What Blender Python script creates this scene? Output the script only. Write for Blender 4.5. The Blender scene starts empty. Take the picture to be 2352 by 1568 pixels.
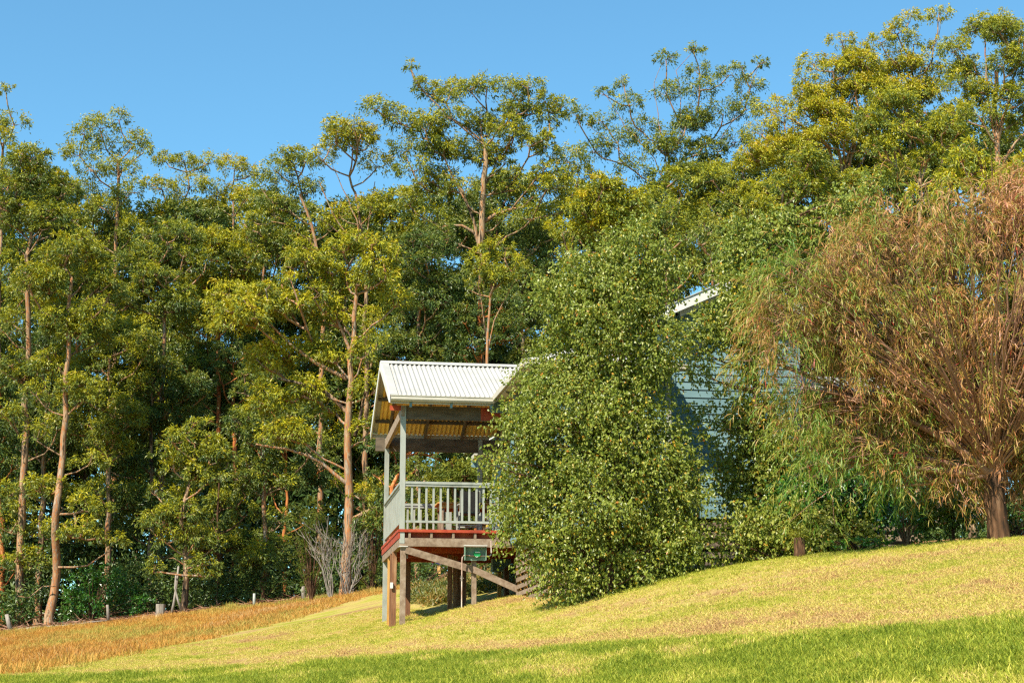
import bpy, bmesh, math, random
import numpy as np
from math import radians, sin, cos, pi, atan2, sqrt
from mathutils import Vector

random.seed(7)
RNG = np.random.default_rng(11)
S = bpy.context.scene
COL = S.collection

# ------------------------------------------------------------------ camera, light, sky
F_PX, CX, CY = 3900.0, 1176.0, 784.0          # focal length and centre in 2352 x 1568 units
PITCH = math.atan(820 / 3900.0)
cam_d = bpy.data.cameras.new('camera')
cam = bpy.data.objects.new('camera', cam_d)
COL.objects.link(cam)
cam.location = (0, 0, 0)
cam.rotation_euler = (pi / 2 + PITCH, 0, 0)
cam_d.sensor_width = 36.0
cam_d.lens = 36.0 * F_PX / 2352.0
cam_d.clip_start = 0.1
cam_d.clip_end = 2000.0
S.camera = cam

SUN_TRAVEL = Vector((1.25, 1.68, -2.25)).normalized()      # the way the sunlight travels
TO_SUN = -SUN_TRAVEL
SUN_EL = math.asin(TO_SUN.z)
SUN_AZ = math.atan2(TO_SUN.x, TO_SUN.y)
world = bpy.data.worlds.new('World')
S.world = world
world.use_nodes = True
wn = world.node_tree
bg = wn.nodes['Background']
sky = wn.nodes.new('ShaderNodeTexSky')
sky.sky_type = 'NISHITA'
sky.sun_disc = False
sky.sun_elevation = SUN_EL
sky.sun_rotation = SUN_AZ
sky.altitude = 200
sky.air_density = 1.0
sky.dust_density = 0.3
sky.ozone_density = 1.0
sky_grade = wn.nodes.new('ShaderNodeMix')           # the clear cyan blue of the whole sky
sky_grade.data_type = 'RGBA'; sky_grade.blend_type = 'MULTIPLY'
sky_grade.inputs['Factor'].default_value = 1.0
sky_grade.inputs[7].default_value = (0.60, 1.02, 1.08, 1)
wn.links.new(sky.outputs[0], sky_grade.inputs[6])
wn.links.new(sky_grade.outputs[2], bg.inputs[0])
bg.inputs[1].default_value = 0.094

sun_d = bpy.data.lights.new('sun', 'SUN')
sun_d.energy = 5.0
sun_d.angle = radians(0.53)
sun_d.color = (1.0, 0.92, 0.76)
sun = bpy.data.objects.new('sun', sun_d)
COL.objects.link(sun)
sun.rotation_euler = SUN_TRAVEL.to_track_quat('-Z', 'Y').to_euler()
sun.location = (-30, -20, 60)

S.view_settings.view_transform = 'Standard'
S.view_settings.look = 'None'
S.view_settings.exposure = 1.1
S.view_settings.gamma = 1.0
S.view_settings.use_curve_mapping = False
S.cycles.max_bounces = 6
S.cycles.diffuse_bounces = 2
S.cycles.glossy_bounces = 2
S.cycles.transmission_bounces = 3
S.cycles.transparent_max_bounces = 4
S.cycles.use_denoising = False
S.cycles.filter_width = 1.3
S.cycles.caustics_reflective = False
S.cycles.caustics_refractive = False

# ------------------------------------------------------------------ pixel -> world helper
_F = np.array([0, cos(PITCH), sin(PITCH)])
_U = np.array([0, -sin(PITCH), cos(PITCH)])
_R = np.array([1.0, 0, 0])


def at(px, py, Y):
    d = _F * F_PX + _R * (px - CX) + _U * (CY - py)
    return d * (Y / d[1])


# ------------------------------------------------------------------ noise
def _hash(ix, iy, s):
    h = (ix.astype(np.int64) * 374761393 + iy.astype(np.int64) * 668265263 + s * 974711) & 0xffffffff
    h = ((h ^ (h >> 13)) * 1274126177) & 0xffffffff
    return ((h ^ (h >> 16)) & 0xffff) / 65535.0


def vnoise(x, y, s=0):
    x = np.asarray(x, float); y = np.asarray(y, float)
    ix = np.floor(x); iy = np.floor(y)
    fx = x - ix; fy = y - iy
    fx = fx * fx * (3 - 2 * fx); fy = fy * fy * (3 - 2 * fy)
    a = _hash(ix, iy, s); b = _hash(ix + 1, iy, s); c = _hash(ix, iy + 1, s); d = _hash(ix + 1, iy + 1, s)
    return (a * (1 - fx) + b * fx) * (1 - fy) + (c * (1 - fx) + d * fx) * fy


def fbm(x, y, s=0, o=3):
    t = 0; w = 0
    for k in range(o):
        t = t + vnoise(np.asarray(x) * 2 ** k, np.asarray(y) * 2 ** k, s + k) * .5 ** k
        w += .5 ** k
    return t / w


# ------------------------------------------------------------------ terrain (thin-plate spline through surveyed points)
AL = radians(8.9)
_u = np.array([cos(AL), sin(AL), 0]); _v = np.array([-sin(AL), cos(AL), 0])
O = at(923, 1215, 37.0); ZDECK = float(O[2]); O = np.array([O[0], O[1], 0.0])


def loc(a, b, z=0.0):
    return O + _u * a + _v * b + np.array([0, 0, z])


_ctl = [at(*q) for q in [
    (0, 1568, 30), (600, 1568, 24), (1176, 1568, 18), (1700, 1568, 14.5), (2352, 1568, 11.5),
    (0, 1548, 34), (0, 1500, 58), (0, 1450, 88), (200, 1518, 42), (450, 1470, 53), (650, 1427, 62), (300, 1478, 60),
    (420, 1408, 88), (420, 1440, 72), (700, 1378, 87), (870, 1366, 86), (870, 1380, 62), (600, 1492, 37),
    (330, 1520, 37), (750, 1470, 37), (900, 1500, 29), (1300, 1470, 24), (1350, 1392, 29.3), (1450, 1364, 29.2), (1300, 1385, 30.4),
    (1600, 1400, 23), (1550, 1333, 29.4), (1700, 1297, 29.2), (1900, 1267, 28.6), (2130, 1249, 28), (2352, 1236, 27.2),
    (1900, 1380, 20.5), (2352, 1330, 19), (2352, 1440, 14.5), (1005, 1335, 70), (1100, 1342, 48), (1170, 1342, 44), (960, 1398, 44), (1090, 1372, 43)]]
_ctl += [loc(0, 0, 1.50), loc(0, 2, 1.56), loc(0, 3.1, 1.66), loc(-.1, 4.5, 1.86), loc(1.6, 0, 1.98), loc(2.4, 0, 2.14), loc(2.4, -3, 1.95),
         loc(4, -4.5, 2.1), loc(6, -1.5, 2.45), loc(10, -1.5, 2.75), loc(10, 6, 3.3), loc(5, 8, 3.2), loc(3, 3, 2.4)]
_ctl += [np.array(q, float) for q in [
    (0, 0, -1.6), (-9, 0, -2.1), (9, 0, -.7), (0, -14, -2.6), (-25, 10, -1.6), (-25, 40, 0.4), (-30, 88, 3.0), (25, 20, 2.2), (25, 45, 4.3),
    (5, 90, 6.4), (30, 90, 7.2), (60, 90, 8.5), (-60, 90, 2.2), (0, 140, 7.5), (50, 140, 10), (-60, 140, 3.6), (0, 230, 8), (-140, 230, 3), (140, 230, 11),
    (-140, 60, 0), (140, 60, 9), (-140, -20, -4), (140, -20, 3)]]
_ctl = np.array(_ctl)


def _tps_fit(P, lam):
    n = len(P)
    d2 = ((P[:, None, :2] - P[None, :, :2]) ** 2).sum(-1)
    K = np.where(d2 > 0, .5 * d2 * np.log(np.maximum(d2, 1e-12)), 0)
    A = np.zeros((n + 3, n + 3)); A[:n, :n] = K + lam * np.eye(n)
    A[:n, n] = 1; A[:n, n + 1:] = P[:, :2]; A[n, :n] = 1; A[n + 1:, :n] = P[:, :2].T
    return np.linalg.solve(A, np.concatenate([P[:, 2], np.zeros(3)]))


_W = _tps_fit(_ctl, 2.0)


def ground(x, y):
    x = np.asarray(x, float); y = np.asarray(y, float)
    sh = x.shape; x = x.ravel(); y = y.ravel()
    out = np.zeros(len(x))
    for i in range(0, len(x), 20000):
        xx = x[i:i + 20000, None]; yy = y[i:i + 20000, None]
        d2 = (xx - _ctl[None, :, 0]) ** 2 + (yy - _ctl[None, :, 1]) ** 2
        K = .5 * d2 * np.log(np.maximum(d2, 1e-12))
        out[i:i + 20000] = K @ _W[:-3] + _W[-3] + xx[:, 0] * _W[-2] + yy[:, 0] * _W[-1]
    out = out + (fbm(x * .35, y * .35, 5, 2) - .5) * .10
    return out.reshape(sh)


def gz(x, y):
    return float(ground(np.array([x]), np.array([y]))[0])


def hit(px, py):
    """first point of the ground seen along the ray through a pixel"""
    d = _F * F_PX + _R * (px - CX) + _U * (CY - py)
    d = d / d[1]
    Y = np.arange(6, 140, .25)
    P = d[None] * Y[:, None]
    g = ground(P[:, 0], P[:, 1])
    k = np.argmax(P[:, 2] < g)
    return P[k] if P[k, 2] < g[k] else P[-1]


# ------------------------------------------------------------------ node helpers
def mat(name):
    m = bpy.data.materials.new(name)
    m.use_nodes = True
    return m, m.node_tree.nodes, m.node_tree.links, m.node_tree.nodes['Principled BSDF']


def ramp(n, stops, interp='LINEAR'):
    r = n.new('ShaderNodeValToRGB')
    r.color_ramp.interpolation = interp
    while len(r.color_ramp.elements) < len(stops):
        r.color_ramp.elements.new(.5)
    for e, (p, c) in zip(r.color_ramp.elements, stops):
        e.position = p
        e.color = (*c, 1)
    return r


def noise_color(name, stops, scale=4, stretch=(1, 1, 1), rough=.7, detail=5, bump=0.0, spec=.3, rnd=0.0, coord='Object', metal=0.0):
    m, n, l, p = mat(name)
    tc = n.new('ShaderNodeTexCoord')
    mp = n.new('ShaderNodeMapping')
    mp.inputs['Scale'].default_value = stretch
    l.new(tc.outputs[coord], mp.inputs[0])
    src = mp.outputs[0]
    oi = n.new('ShaderNodeObjectInfo')
    if rnd:
        ad = n.new('ShaderNodeVectorMath'); ad.operation = 'ADD'
        sc = n.new('ShaderNodeMath'); sc.operation = 'MULTIPLY'; sc.inputs[1].default_value = 37.0
        l.new(oi.outputs['Random'], sc.inputs[0])
        l.new(src, ad.inputs[0]); l.new(sc.outputs[0], ad.inputs[1])
        src = ad.outputs[0]
    t = n.new('ShaderNodeTexNoise')
    t.inputs['Scale'].default_value = scale
    t.inputs['Detail'].default_value = detail
    t.inputs['Roughness'].default_value = .62
    l.new(src, t.inputs['Vector'])
    fac = t.outputs['Fac']
    if rnd:
        ma = n.new('ShaderNodeMath'); ma.operation = 'MULTIPLY_ADD'
        ma.inputs[1].default_value = rnd; ma.inputs[2].default_value = -rnd / 2
        l.new(oi.outputs['Random'], ma.inputs[0])
        a2 = n.new('ShaderNodeMath'); a2.operation = 'ADD'
        l.new(fac, a2.inputs[0]); l.new(ma.outputs[0], a2.inputs[1])
        fac = a2.outputs[0]
    r = ramp(n, stops)
    l.new(fac, r.inputs[0])
    l.new(r.outputs[0], p.inputs['Base Color'])
    p.inputs['Roughness'].default_value = rough
    p.inputs['Specular IOR Level'].default_value = spec
    p.inputs['Metallic'].default_value = metal
    if bump:
        b = n.new('ShaderNodeBump')
        b.inputs['Strength'].default_value = bump
        b.inputs['Distance'].default_value = .02
        l.new(t.outputs['Fac'], b.inputs['Height'])
        l.new(b.outputs[0], p.inputs['Normal'])
    return m


def leaf_mat(name, stops, rough=.42, spec=.5, trans=.3, rnd=.0, tcol=(1.25, 1.15, .35)):
    """leaf colour by a per-leaf tint, with light passing through the blade"""
    m, n, l, p = mat(name)
    at_ = n.new('ShaderNodeAttribute'); at_.attribute_name = 'tint'
    fac = at_.outputs['Fac']
    if rnd:
        oi = n.new('ShaderNodeObjectInfo')
        ma = n.new('ShaderNodeMath'); ma.operation = 'MULTIPLY_ADD'
        ma.inputs[1].default_value = rnd; ma.inputs[2].default_value = -rnd / 2
        l.new(oi.outputs['Random'], ma.inputs[0])
        a2 = n.new('ShaderNodeMath'); a2.operation = 'ADD'
        l.new(fac, a2.inputs[0]); l.new(ma.outputs[0], a2.inputs[1])
        fac = a2.outputs[0]
    r = ramp(n, stops)
    l.new(fac, r.inputs[0])
    l.new(r.outputs[0], p.inputs['Base Color'])
    p.inputs['Roughness'].default_value = rough
    p.inputs['Specular IOR Level'].default_value = spec
    tr = n.new('ShaderNodeBsdfTranslucent')
    mu = n.new('ShaderNodeMix'); mu.data_type = 'RGBA'; mu.blend_type = 'MULTIPLY'
    mu.inputs['Factor'].default_value = 1
    l.new(r.outputs[0], mu.inputs[6]); mu.inputs[7].default_value = (*tcol, 1)
    l.new(mu.outputs[2], tr.inputs[0])
    mx = n.new('ShaderNodeMixShader'); mx.inputs[0].default_value = trans
    l.new(p.outputs[0], mx.inputs[1]); l.new(tr.outputs[0], mx.inputs[2])
    l.new(mx.outputs[0], n['Material Output'].inputs[0])
    return m


# ------------------------------------------------------------------ materials
M = {}
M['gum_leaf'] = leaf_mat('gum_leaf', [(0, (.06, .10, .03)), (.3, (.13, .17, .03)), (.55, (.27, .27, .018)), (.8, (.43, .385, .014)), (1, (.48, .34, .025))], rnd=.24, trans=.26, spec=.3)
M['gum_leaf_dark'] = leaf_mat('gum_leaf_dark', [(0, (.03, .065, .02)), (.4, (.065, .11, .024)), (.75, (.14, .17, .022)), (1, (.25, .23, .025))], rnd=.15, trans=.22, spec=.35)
M['birch_leaf'] = leaf_mat('birch_leaf', [(0, (.08, .13, .015)), (.42, (.20, .24, .03)), (.87, (.38, .37, .085)), (.93, (.52, .36, .03)), (1, (.40, .15, .02))], rough=.42, spec=.42, trans=.32)
M['willow_leaf'] = leaf_mat('willow_leaf', [(0, (.08, .18, .015)), (.35, (.22, .25, .03)), (.52, (.34, .22, .045)), (.75, (.40, .17, .06)), (.94, (.50, .24, .14)), (1, (.38, .04, .025))], rough=.5, spec=.4, trans=.25, tcol=(1.15, 1.1, .5))
M['sheoak_leaf'] = leaf_mat('sheoak_leaf', [(0, (.05, .085, .015)), (.5, (.13, .15, .015)), (1, (.27, .23, .02))], rough=.6, spec=.2)
M['shrub_leaf'] = leaf_mat('shrub_leaf', [(0, (.02, .07, .01)), (.5, (.05, .16, .015)), (1, (.13, .26, .02))], rough=.35, spec=.6)
M['cover_leaf'] = leaf_mat('cover_leaf', [(0, (.06, .09, .02)), (.4, (.17, .17, .03)), (.7, (.30, .17, .04)), (1, (.38, .14, .03))], rough=.5)
M['bark'] = noise_color('bark', [(.34, (.035, .024, .017)), (.41, (.13, .075, .04)), (.46, (.34, .235, .145)), (.51, (.27, .165, .09)), (.555, (.36, .125, .035)), (.60, (.17, .115, .08)), (.66, (.30, .23, .165))], scale=2.2, stretch=(3.2, 3.2, .42), rough=.85, rnd=.16, bump=.5, spec=.15)
M['bark_red'] = noise_color('bark_red', [(.34, (.06, .022, .012)), (.46, (.30, .085, .025)), (.55, (.42, .15, .04)), (.66, (.40, .21, .10))], scale=2.2, stretch=(2, 2, .3), rough=.85, rnd=.1, bump=.5, spec=.15)
M['bark_dark'] = noise_color('bark_dark', [(.34, (.025, .016, .011)), (.52, (.10, .05, .025)), (.68, (.20, .12, .07))], scale=5, stretch=(2, 2, .4), rough=.9, bump=.7, rnd=.1, spec=.15)
M['twig'] = noise_color('twig', [(.3, (.16, .07, .04)), (.7, (.34, .19, .12))], scale=3, rough=.8)
M['dead_wood'] = noise_color('dead_wood', [(.3, (.12, .095, .075)), (.55, (.25, .215, .18)), (.8, (.36, .32, .28))], scale=5, stretch=(1, 1, .4), rough=.9, bump=.4)
M['paint'] = noise_color('paint', [(.25, (.20, .21, .18)), (.5, (.29, .30, .265)), (.8, (.34, .35, .31))], scale=3.2, stretch=(2, 2, .7), rough=.55, rnd=.12)
M['white_paint'] = noise_color('white_paint', [(.25, (.46, .45, .42)), (.6, (.58, .57, .54)), (.9, (.62, .61, .58))], scale=2.5, rough=.5, rnd=.06)
M['roof_steel'] = noise_color('roof_steel', [(.2, (.29, .275, .245)), (.5, (.37, .355, .32)), (.85, (.41, .39, .36))], scale=1.3, rough=.42, spec=.5, detail=7)
M['roof_underside_bounce'] = noise_color('roof_underside_bounce', [(.3, (.62, .40, .10)), (.7, (.80, .56, .18))], scale=1.5, rough=.6)  # golden bounced light under the verandah roof, put into the colour
M['gutter'] = noise_color('gutter', [(.25, (.38, .34, .27)), (.7, (.48, .44, .36))], scale=2, rough=.4, spec=.5)
M['weathered'] = noise_color('weathered', [(.25, (.10, .062, .04)), (.5, (.22, .155, .105)), (.75, (.31, .24, .18))], scale=3, stretch=(3, 3, 3), rough=.85, rnd=.15, bump=.3)
M['jarrah'] = noise_color('jarrah', [(.25, (.16, .022, .01)), (.5, (.33, .045, .018)), (.75, (.42, .10, .035))], scale=3, stretch=(2, 2, 2), rough=.6, rnd=.16, bump=.2)
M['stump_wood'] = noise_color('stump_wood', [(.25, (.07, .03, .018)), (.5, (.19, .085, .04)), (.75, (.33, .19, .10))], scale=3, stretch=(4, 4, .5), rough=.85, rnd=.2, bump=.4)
M['orange_wood'] = noise_color('orange_wood', [(.25, (.25, .11, .03)), (.5, (.46, .24, .06)), (.8, (.52, .32, .12))], scale=3, stretch=(4, 4, .5), rough=.75, rnd=.1)
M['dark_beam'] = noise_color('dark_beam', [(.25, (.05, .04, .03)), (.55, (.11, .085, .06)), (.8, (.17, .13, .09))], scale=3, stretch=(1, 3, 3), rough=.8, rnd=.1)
M['board_blue'] = noise_color('board_blue', [(.2, (.09, .165, .185)), (.5, (.13, .22, .24)), (.85, (.17, .26, .275))], scale=2.2, stretch=(.6, 1, 2), rough=.55, rnd=.10)
M['soffit'] = noise_color('soffit', [(.3, (.52, .46, .33)), (.7, (.64, .58, .44))], scale=2, rough=.6)
M['green_box'] = noise_color('green_box', [(.3, (.13, .22, .16)), (.7, (.19, .30, .22))], scale=4, rough=.45, spec=.5)
M['dial_green'] = noise_color('dial_green', [(.3, (.01, .20, .06)), (.7, (.02, .30, .09))], scale=4, rough=.3, spec=.6)
M['pipe'] = noise_color('pipe', [(.35, (.30, .16, .11)), (.55, (.52, .42, .36)), (.75, (.62, .58, .52))], scale=5, stretch=(1, 1, .6), rough=.45)
M['glass'] = noise_color('glass', [(.3, (.02, .025, .03)), (.7, (.04, .05, .055))], scale=1, rough=.08, spec=.8)
M['soil'] = noise_color('soil', [(.3, (.05, .025, .012)), (.5, (.15, .075, .035)), (.7, (.30, .17, .08))], scale=9, detail=8, rough=.95, bump=.8, spec=.1)
M['mulch'] = noise_color('mulch', [(.3, (.06, .028, .014)), (.5, (.20, .10, .05)), (.7, (.42, .26, .13))], scale=22, detail=8, rough=.95, bump=1.0, spec=.1)
M['sign_red'] = noise_color('sign_red', [(.3, (.45, .02, .015)), (.7, (.55, .03, .02))], rough=.4)
M['sign_navy'] = noise_color('sign_navy', [(.3, (.012, .012, .05)), (.7, (.02, .02, .09))], rough=.4)
M['sign_yellow'] = noise_color('sign_yellow', [(.3, (.55, .34, .02)), (.7, (.62, .40, .04))], rough=.4)
M['black'] = noise_color('black', [(.3, (.012, .012, .012)), (.7, (.03, .03, .03))], rough=.5)

# ground: colour stored per vertex (patches of dry and green turf), fine grain added here
def turf_mat(name, grain=.55):
    m, n, l, p = mat(name)
    a = n.new('ShaderNodeAttribute'); a.attribute_name = 'turf'
    tc = n.new('ShaderNodeTexCoord')
    t = n.new('ShaderNodeTexNoise'); t.inputs['Scale'].default_value = 14; t.inputs['Detail'].default_value = 8
    t.inputs['Roughness'].default_value = .75
    l.new(tc.outputs['Object'], t.inputs['Vector'])
    r = ramp(n, [(.28, (1 - grain,) * 3), (.5, (.9, .9, .9)), (.72, (1.25, 1.25, 1.25))])
    l.new(t.outputs['Fac'], r.inputs[0])
    mu = n.new('ShaderNodeMix'); mu.data_type = 'RGBA'; mu.blend_type = 'MULTIPLY'; mu.inputs['Factor'].default_value = 1
    l.new(a.outputs['Color'], mu.inputs[6]); l.new(r.outputs[0], mu.inputs[7])
    l.new(mu.outputs[2], p.inputs['Base Color'])
    p.inputs['Roughness'].default_value = .95
    p.inputs['Specular IOR Level'].default_value = .1
    b = n.new('ShaderNodeBump'); b.inputs['Strength'].default_value = .7; b.inputs['Distance'].default_value = .03
    l.new(t.outputs['Fac'], b.inputs['Height']); l.new(b.outputs[0], p.inputs['Normal'])
    return m


M['turf'] = turf_mat('turf')
M['dry_turf'] = turf_mat('dry_turf', .6)


def blade_mat(name, stops, trans=.3):
    m, n, l, p = mat(name)
    a = n.new('ShaderNodeAttribute'); a.attribute_type = 'INSTANCER'; a.attribute_name = 'dry'
    b = n.new('ShaderNodeAttribute'); b.attribute_name = 'tint'
    ma = n.new('ShaderNodeMath'); ma.operation = 'MULTIPLY_ADD'; ma.inputs[1].default_value = .36; ma.inputs[2].default_value = -.18
    l.new(b.outputs['Fac'], ma.inputs[0])
    ad = n.new('ShaderNodeMath'); ad.operation = 'ADD'
    l.new(a.outputs['Fac'], ad.inputs[0]); l.new(ma.outputs[0], ad.inputs[1])
    r = ramp(n, stops)
    l.new(ad.outputs[0], r.inputs[0])
    l.new(r.outputs[0], p.inputs['Base Color'])
    p.inputs['Roughness'].default_value = .6
    p.inputs['Specular IOR Level'].default_value = .25
    tr = n.new('ShaderNodeBsdfTranslucent'); l.new(r.outputs[0], tr.inputs[0])
    mx = n.new('ShaderNodeMixShader'); mx.inputs[0].default_value = trans
    l.new(p.outputs[0], mx.inputs[1]); l.new(tr.outputs[0], mx.inputs[2])
    l.new(mx.outputs[0], n['Material Output'].inputs[0])
    return m


LAWN_STOPS = [(0, (.16, .21, .014)), (.22, (.28, .31, .025)), (.45, (.43, .41, .05)), (.68, (.60, .47, .135)), (.85, (.54, .35, .14)), (1, (.38, .21, .08))]
M['lawn_blade'] = blade_mat('lawn_blade', LAWN_STOPS)
M['dry_blade'] = blade_mat('dry_blade', [(0, (.30, .30, .05)), (.25, (.46, .30, .07)), (.5, (.50, .26, .05)), (.8, (.42, .18, .03)), (1, (.58, .40, .17))])


# ------------------------------------------------------------------ mesh helpers
def np_mesh(name, V, Fc, material, tint=None, smooth=False):
    """V (n,3), Fc (m,k) with one k for all faces"""
    me = bpy.data.meshes.new(name)
    V = np.ascontiguousarray(V, np.float32); Fc = np.ascontiguousarray(Fc, np.int32)
    m, k = Fc.shape
    me.vertices.add(len(V)); me.vertices.foreach_set('co', V.ravel())
    me.loops.add(m * k); me.loops.foreach_set('vertex_index', Fc.ravel())
    me.polygons.add(m)
    me.polygons.foreach_set('loop_start', np.arange(0, m * k, k, dtype=np.int32))
    try:
        me.polygons.foreach_set('loop_total', np.full(m, k, np.int32))
    except Exception:
        pass
    me.polygons.foreach_set('use_smooth', np.full(m, smooth, bool))
    if tint is not None:
        a = me.attributes.new('tint', 'FLOAT', 'FACE')
        a.data.foreach_set('value', np.ascontiguousarray(tint, np.float32))
    me.update(calc_edges=True)
    if material:
        me.materials.append(material)
    return me


def link(name, me, parent=None):
    o = bpy.data.objects.new(name, me)
    COL.objects.link(o)
    if parent:
        o.parent = parent
    return o


def tag(o, label=None, cat=None, group=None, kind=None):
    for k, val in (('label', label), ('category', cat), ('group', group), ('kind', kind)):
        if val:
            o[k] = val
    return o


def empty(name, p, rz=0.0):
    o = bpy.data.objects.new(name, None)
    o.empty_display_size = .2
    COL.objects.link(o)
    o.location = Vector(p)
    o.rotation_euler = (0, 0, rz)
    return o


class MB:
    """collects boxes, beams, tubes into one mesh"""
    def __init__(s):
        s.v = []; s.f = []

    def add(s, V, Fs):
        n = len(s.v)
        s.v += [tuple(float(c) for c in p) for p in V]
        s.f += [tuple(i + n for i in f) for f in Fs]

    def box(s, x0, x1, y0, y1, z0, z1):
        s.add([(x0, y0, z0), (x1, y0, z0), (x1, y1, z0), (x0, y1, z0), (x0, y0, z1), (x1, y0, z1), (x1, y1, z1), (x0, y1, z1)],
              [(0, 3, 2, 1), (4, 5, 6, 7), (0, 1, 5, 4), (1, 2, 6, 5), (2, 3, 7, 6), (3, 0, 4, 7)])
        return s

    def beam(s, p0, p1, w, h, up=(0, 0, 1)):
        p0 = Vector(p0); p1 = Vector(p1); d = (p1 - p0).normalized()
        sd = d.cross(Vector(up))
        if sd.length < 1e-4:
            sd = d.cross(Vector((0, 1, 0)))
        sd.normalize(); uu = sd.cross(d).normalized()
        V = []
        for p in (p0, p1):
            for a, b in ((-1, -1), (1, -1), (1, 1), (-1, 1)):
                V.append(p + sd * (a * w / 2) + uu * (b * h / 2))
        s.add(V, [(0, 1, 2, 3), (7, 6, 5, 4), (0, 4, 5, 1), (1, 5, 6, 2), (2, 6, 7, 3), (3, 7, 4, 0)])
        return s

    def tube(s, pts, rad, k=6, cap=True):
        V, Fs = tube_np(np.array([tuple(p) for p in pts], float), np.broadcast_to(np.asarray(rad, float), (len(pts),)), k)
        n = len(s.v)
        s.v += [tuple(p) for p in V.tolist()]
        s.f += [tuple(i + n for i in f) for f in Fs.tolist()]
        if cap:
            s.f.append(tuple(n + i for i in range(k))[::-1])
            m = len(pts) - 1
            s.f.append(tuple(n + m * k + i for i in range(k)))
        return s

    def prism(s, poly, axis_a, axis_b, origin, ext):
        """polygon (list of 2d) in plane origin + x*axis_a + y*axis_b, pushed along ext"""
        o = Vector(origin); A = Vector(axis_a); B = Vector(axis_b); E_ = Vector(ext)
        base = [o + A * x + B * y for x, y in poly]
        n = len(poly)
        V = base + [p + E_ for p in base]
        Fs = [tuple(range(n))[::-1], tuple(range(n, 2 * n))]
        for i in range(n):
            j = (i + 1) % n
            Fs.append((i, j, n + j, n + i))
        s.add(V, Fs)
        return s

    def mesh(s, name, material, smooth=False):
        me = bpy.data.meshes.new(name)
        me.from_pydata(s.v, [], s.f)
        me.materials.append(material)
        if smooth:
            me.polygons.foreach_set('use_smooth', [True] * len(me.polygons))
        bm = bmesh.new(); bm.from_mesh(me)
        bmesh.ops.recalc_face_normals(bm, faces=bm.faces)
        bm.to_mesh(me); bm.free()
        me.update()
        return me

    def build(s, name, material, parent=None, smooth=False):
        return link(name, s.mesh(name, material, smooth), parent)


def tube_np(P, r, k):
    n = len(P)
    T = np.gradient(P, axis=0)
    T /= np.linalg.norm(T, axis=1)[:, None] + 1e-9
    ref = np.where(np.abs(T[:, 2:3]) > .9, np.array([[1.0, 0, 0]]), np.array([[0, 0, 1.0]]))
    # keep one reference for the whole tube so it does not twist
    ref = np.repeat(ref[:1], n, 0) if np.abs((T * ref[:1]).sum(1)).max() < .97 else ref
    A = np.cross(T, ref); A /= np.linalg.norm(A, axis=1)[:, None] + 1e-9
    B = np.cross(A, T)
    ang = np.arange(k) * 2 * pi / k
    V = P[:, None] + r[:, None, None] * (A[:, None] * np.cos(ang)[None, :, None] + B[:, None] * np.sin(ang)[None, :, None])
    V = V.reshape(-1, 3)
    i = np.arange(n - 1)[:, None] * k; j = np.arange(k)[None]
    j2 = (j + 1) % k
    Fs = np.stack([i + j, i + j2, i + k + j2, i + k + j], -1).reshape(-1, 4)
    return V, Fs


def norm(a):
    return a / (np.linalg.norm(a, axis=-1, keepdims=True) + 1e-9)


def leaf_arrays(C, D, L, W, fold=.25, rng=RNG):
    """folded leaf blades: base C, long axis D, length L, width W -> verts, tris (two per leaf)"""
    n = len(C)
    L = np.broadcast_to(L, (n,))[:, None]; W = np.broadcast_to(W, (n,))[:, None]
    D = norm(D)
    Rn = rng.normal(size=(n, 3))
    Sd = norm(np.cross(D, Rn)); N = np.cross(Sd, D)
    mid = C + D * L * .42
    V = np.stack([C, mid - Sd * W / 2 + N * W * fold, C + D * L - N * L * .10, mid + Sd * W / 2 + N * W * fold], 1).reshape(-1, 3)
    b = np.arange(n) * 4
    T = np.stack([np.stack([b, b + 1, b + 2], 1), np.stack([b, b + 2, b + 3], 1)], 1).reshape(-1, 3)
    return V, T


def strip_arrays(C, D, L, W, droop, rng=RNG):
    """long narrow leaves that bend down: three segments of two tris"""
    n = len(C)
    L = np.broadcast_to(L, (n,))[:, None]; W = np.broadcast_to(W, (n,))[:, None]
    D = norm(D); dn = np.array([[0, 0, -1.0]])
    Sd = norm(np.cross(D, rng.normal(size=(n, 3))))
    p = [C]; d = D
    for k in range(2):
        p.append(p[-1] + d * L / 2)
        d = norm(d + dn * droop)
    w = [.35, 1.0, .12]
    V = []
    for q, ww in zip(p, w):
        V += [q - Sd * W * ww / 2, q + Sd * W * ww / 2]
    V = np.stack(V, 1).reshape(-1, 3)
    b = np.arange(n) * 6
    Q = np.stack([np.stack([b + 2 * k, b + 2 * k + 1, b + 2 * k + 3, b + 2 * k + 2], 1) for k in range(2)], 1).reshape(-1, 4)
    return V, Q


# ------------------------------------------------------------------ the ground
_bY = np.array([-40, 10, 25, 34, 42, 53, 62, 68, 76, 86, 400.0])
_bX = np.array([-24, -21, -14, -10.4, -10.4, -9.6, -8.2, -6.0, -1.5, 6.0, 6.0])


def xb(y):
    return np.interp(y, _bY, _bX)


def poly_curve(pts):
    P = np.array([hit(*q) for q in pts])
    o = np.argsort(P[:, 0])
    return P[o, 0], P[o, 1]


_c1 = poly_curve([(0, 1552), (350, 1538), (700, 1518), (1000, 1497), (1400, 1480), (1800, 1458), (2100, 1438), (2352, 1414)])
_c2 = poly_curve([(0, 1549), (350, 1530), (700, 1500), (1000, 1474), (1400, 1450), (1800, 1424), (2100, 1400), (2352, 1376)])


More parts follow.
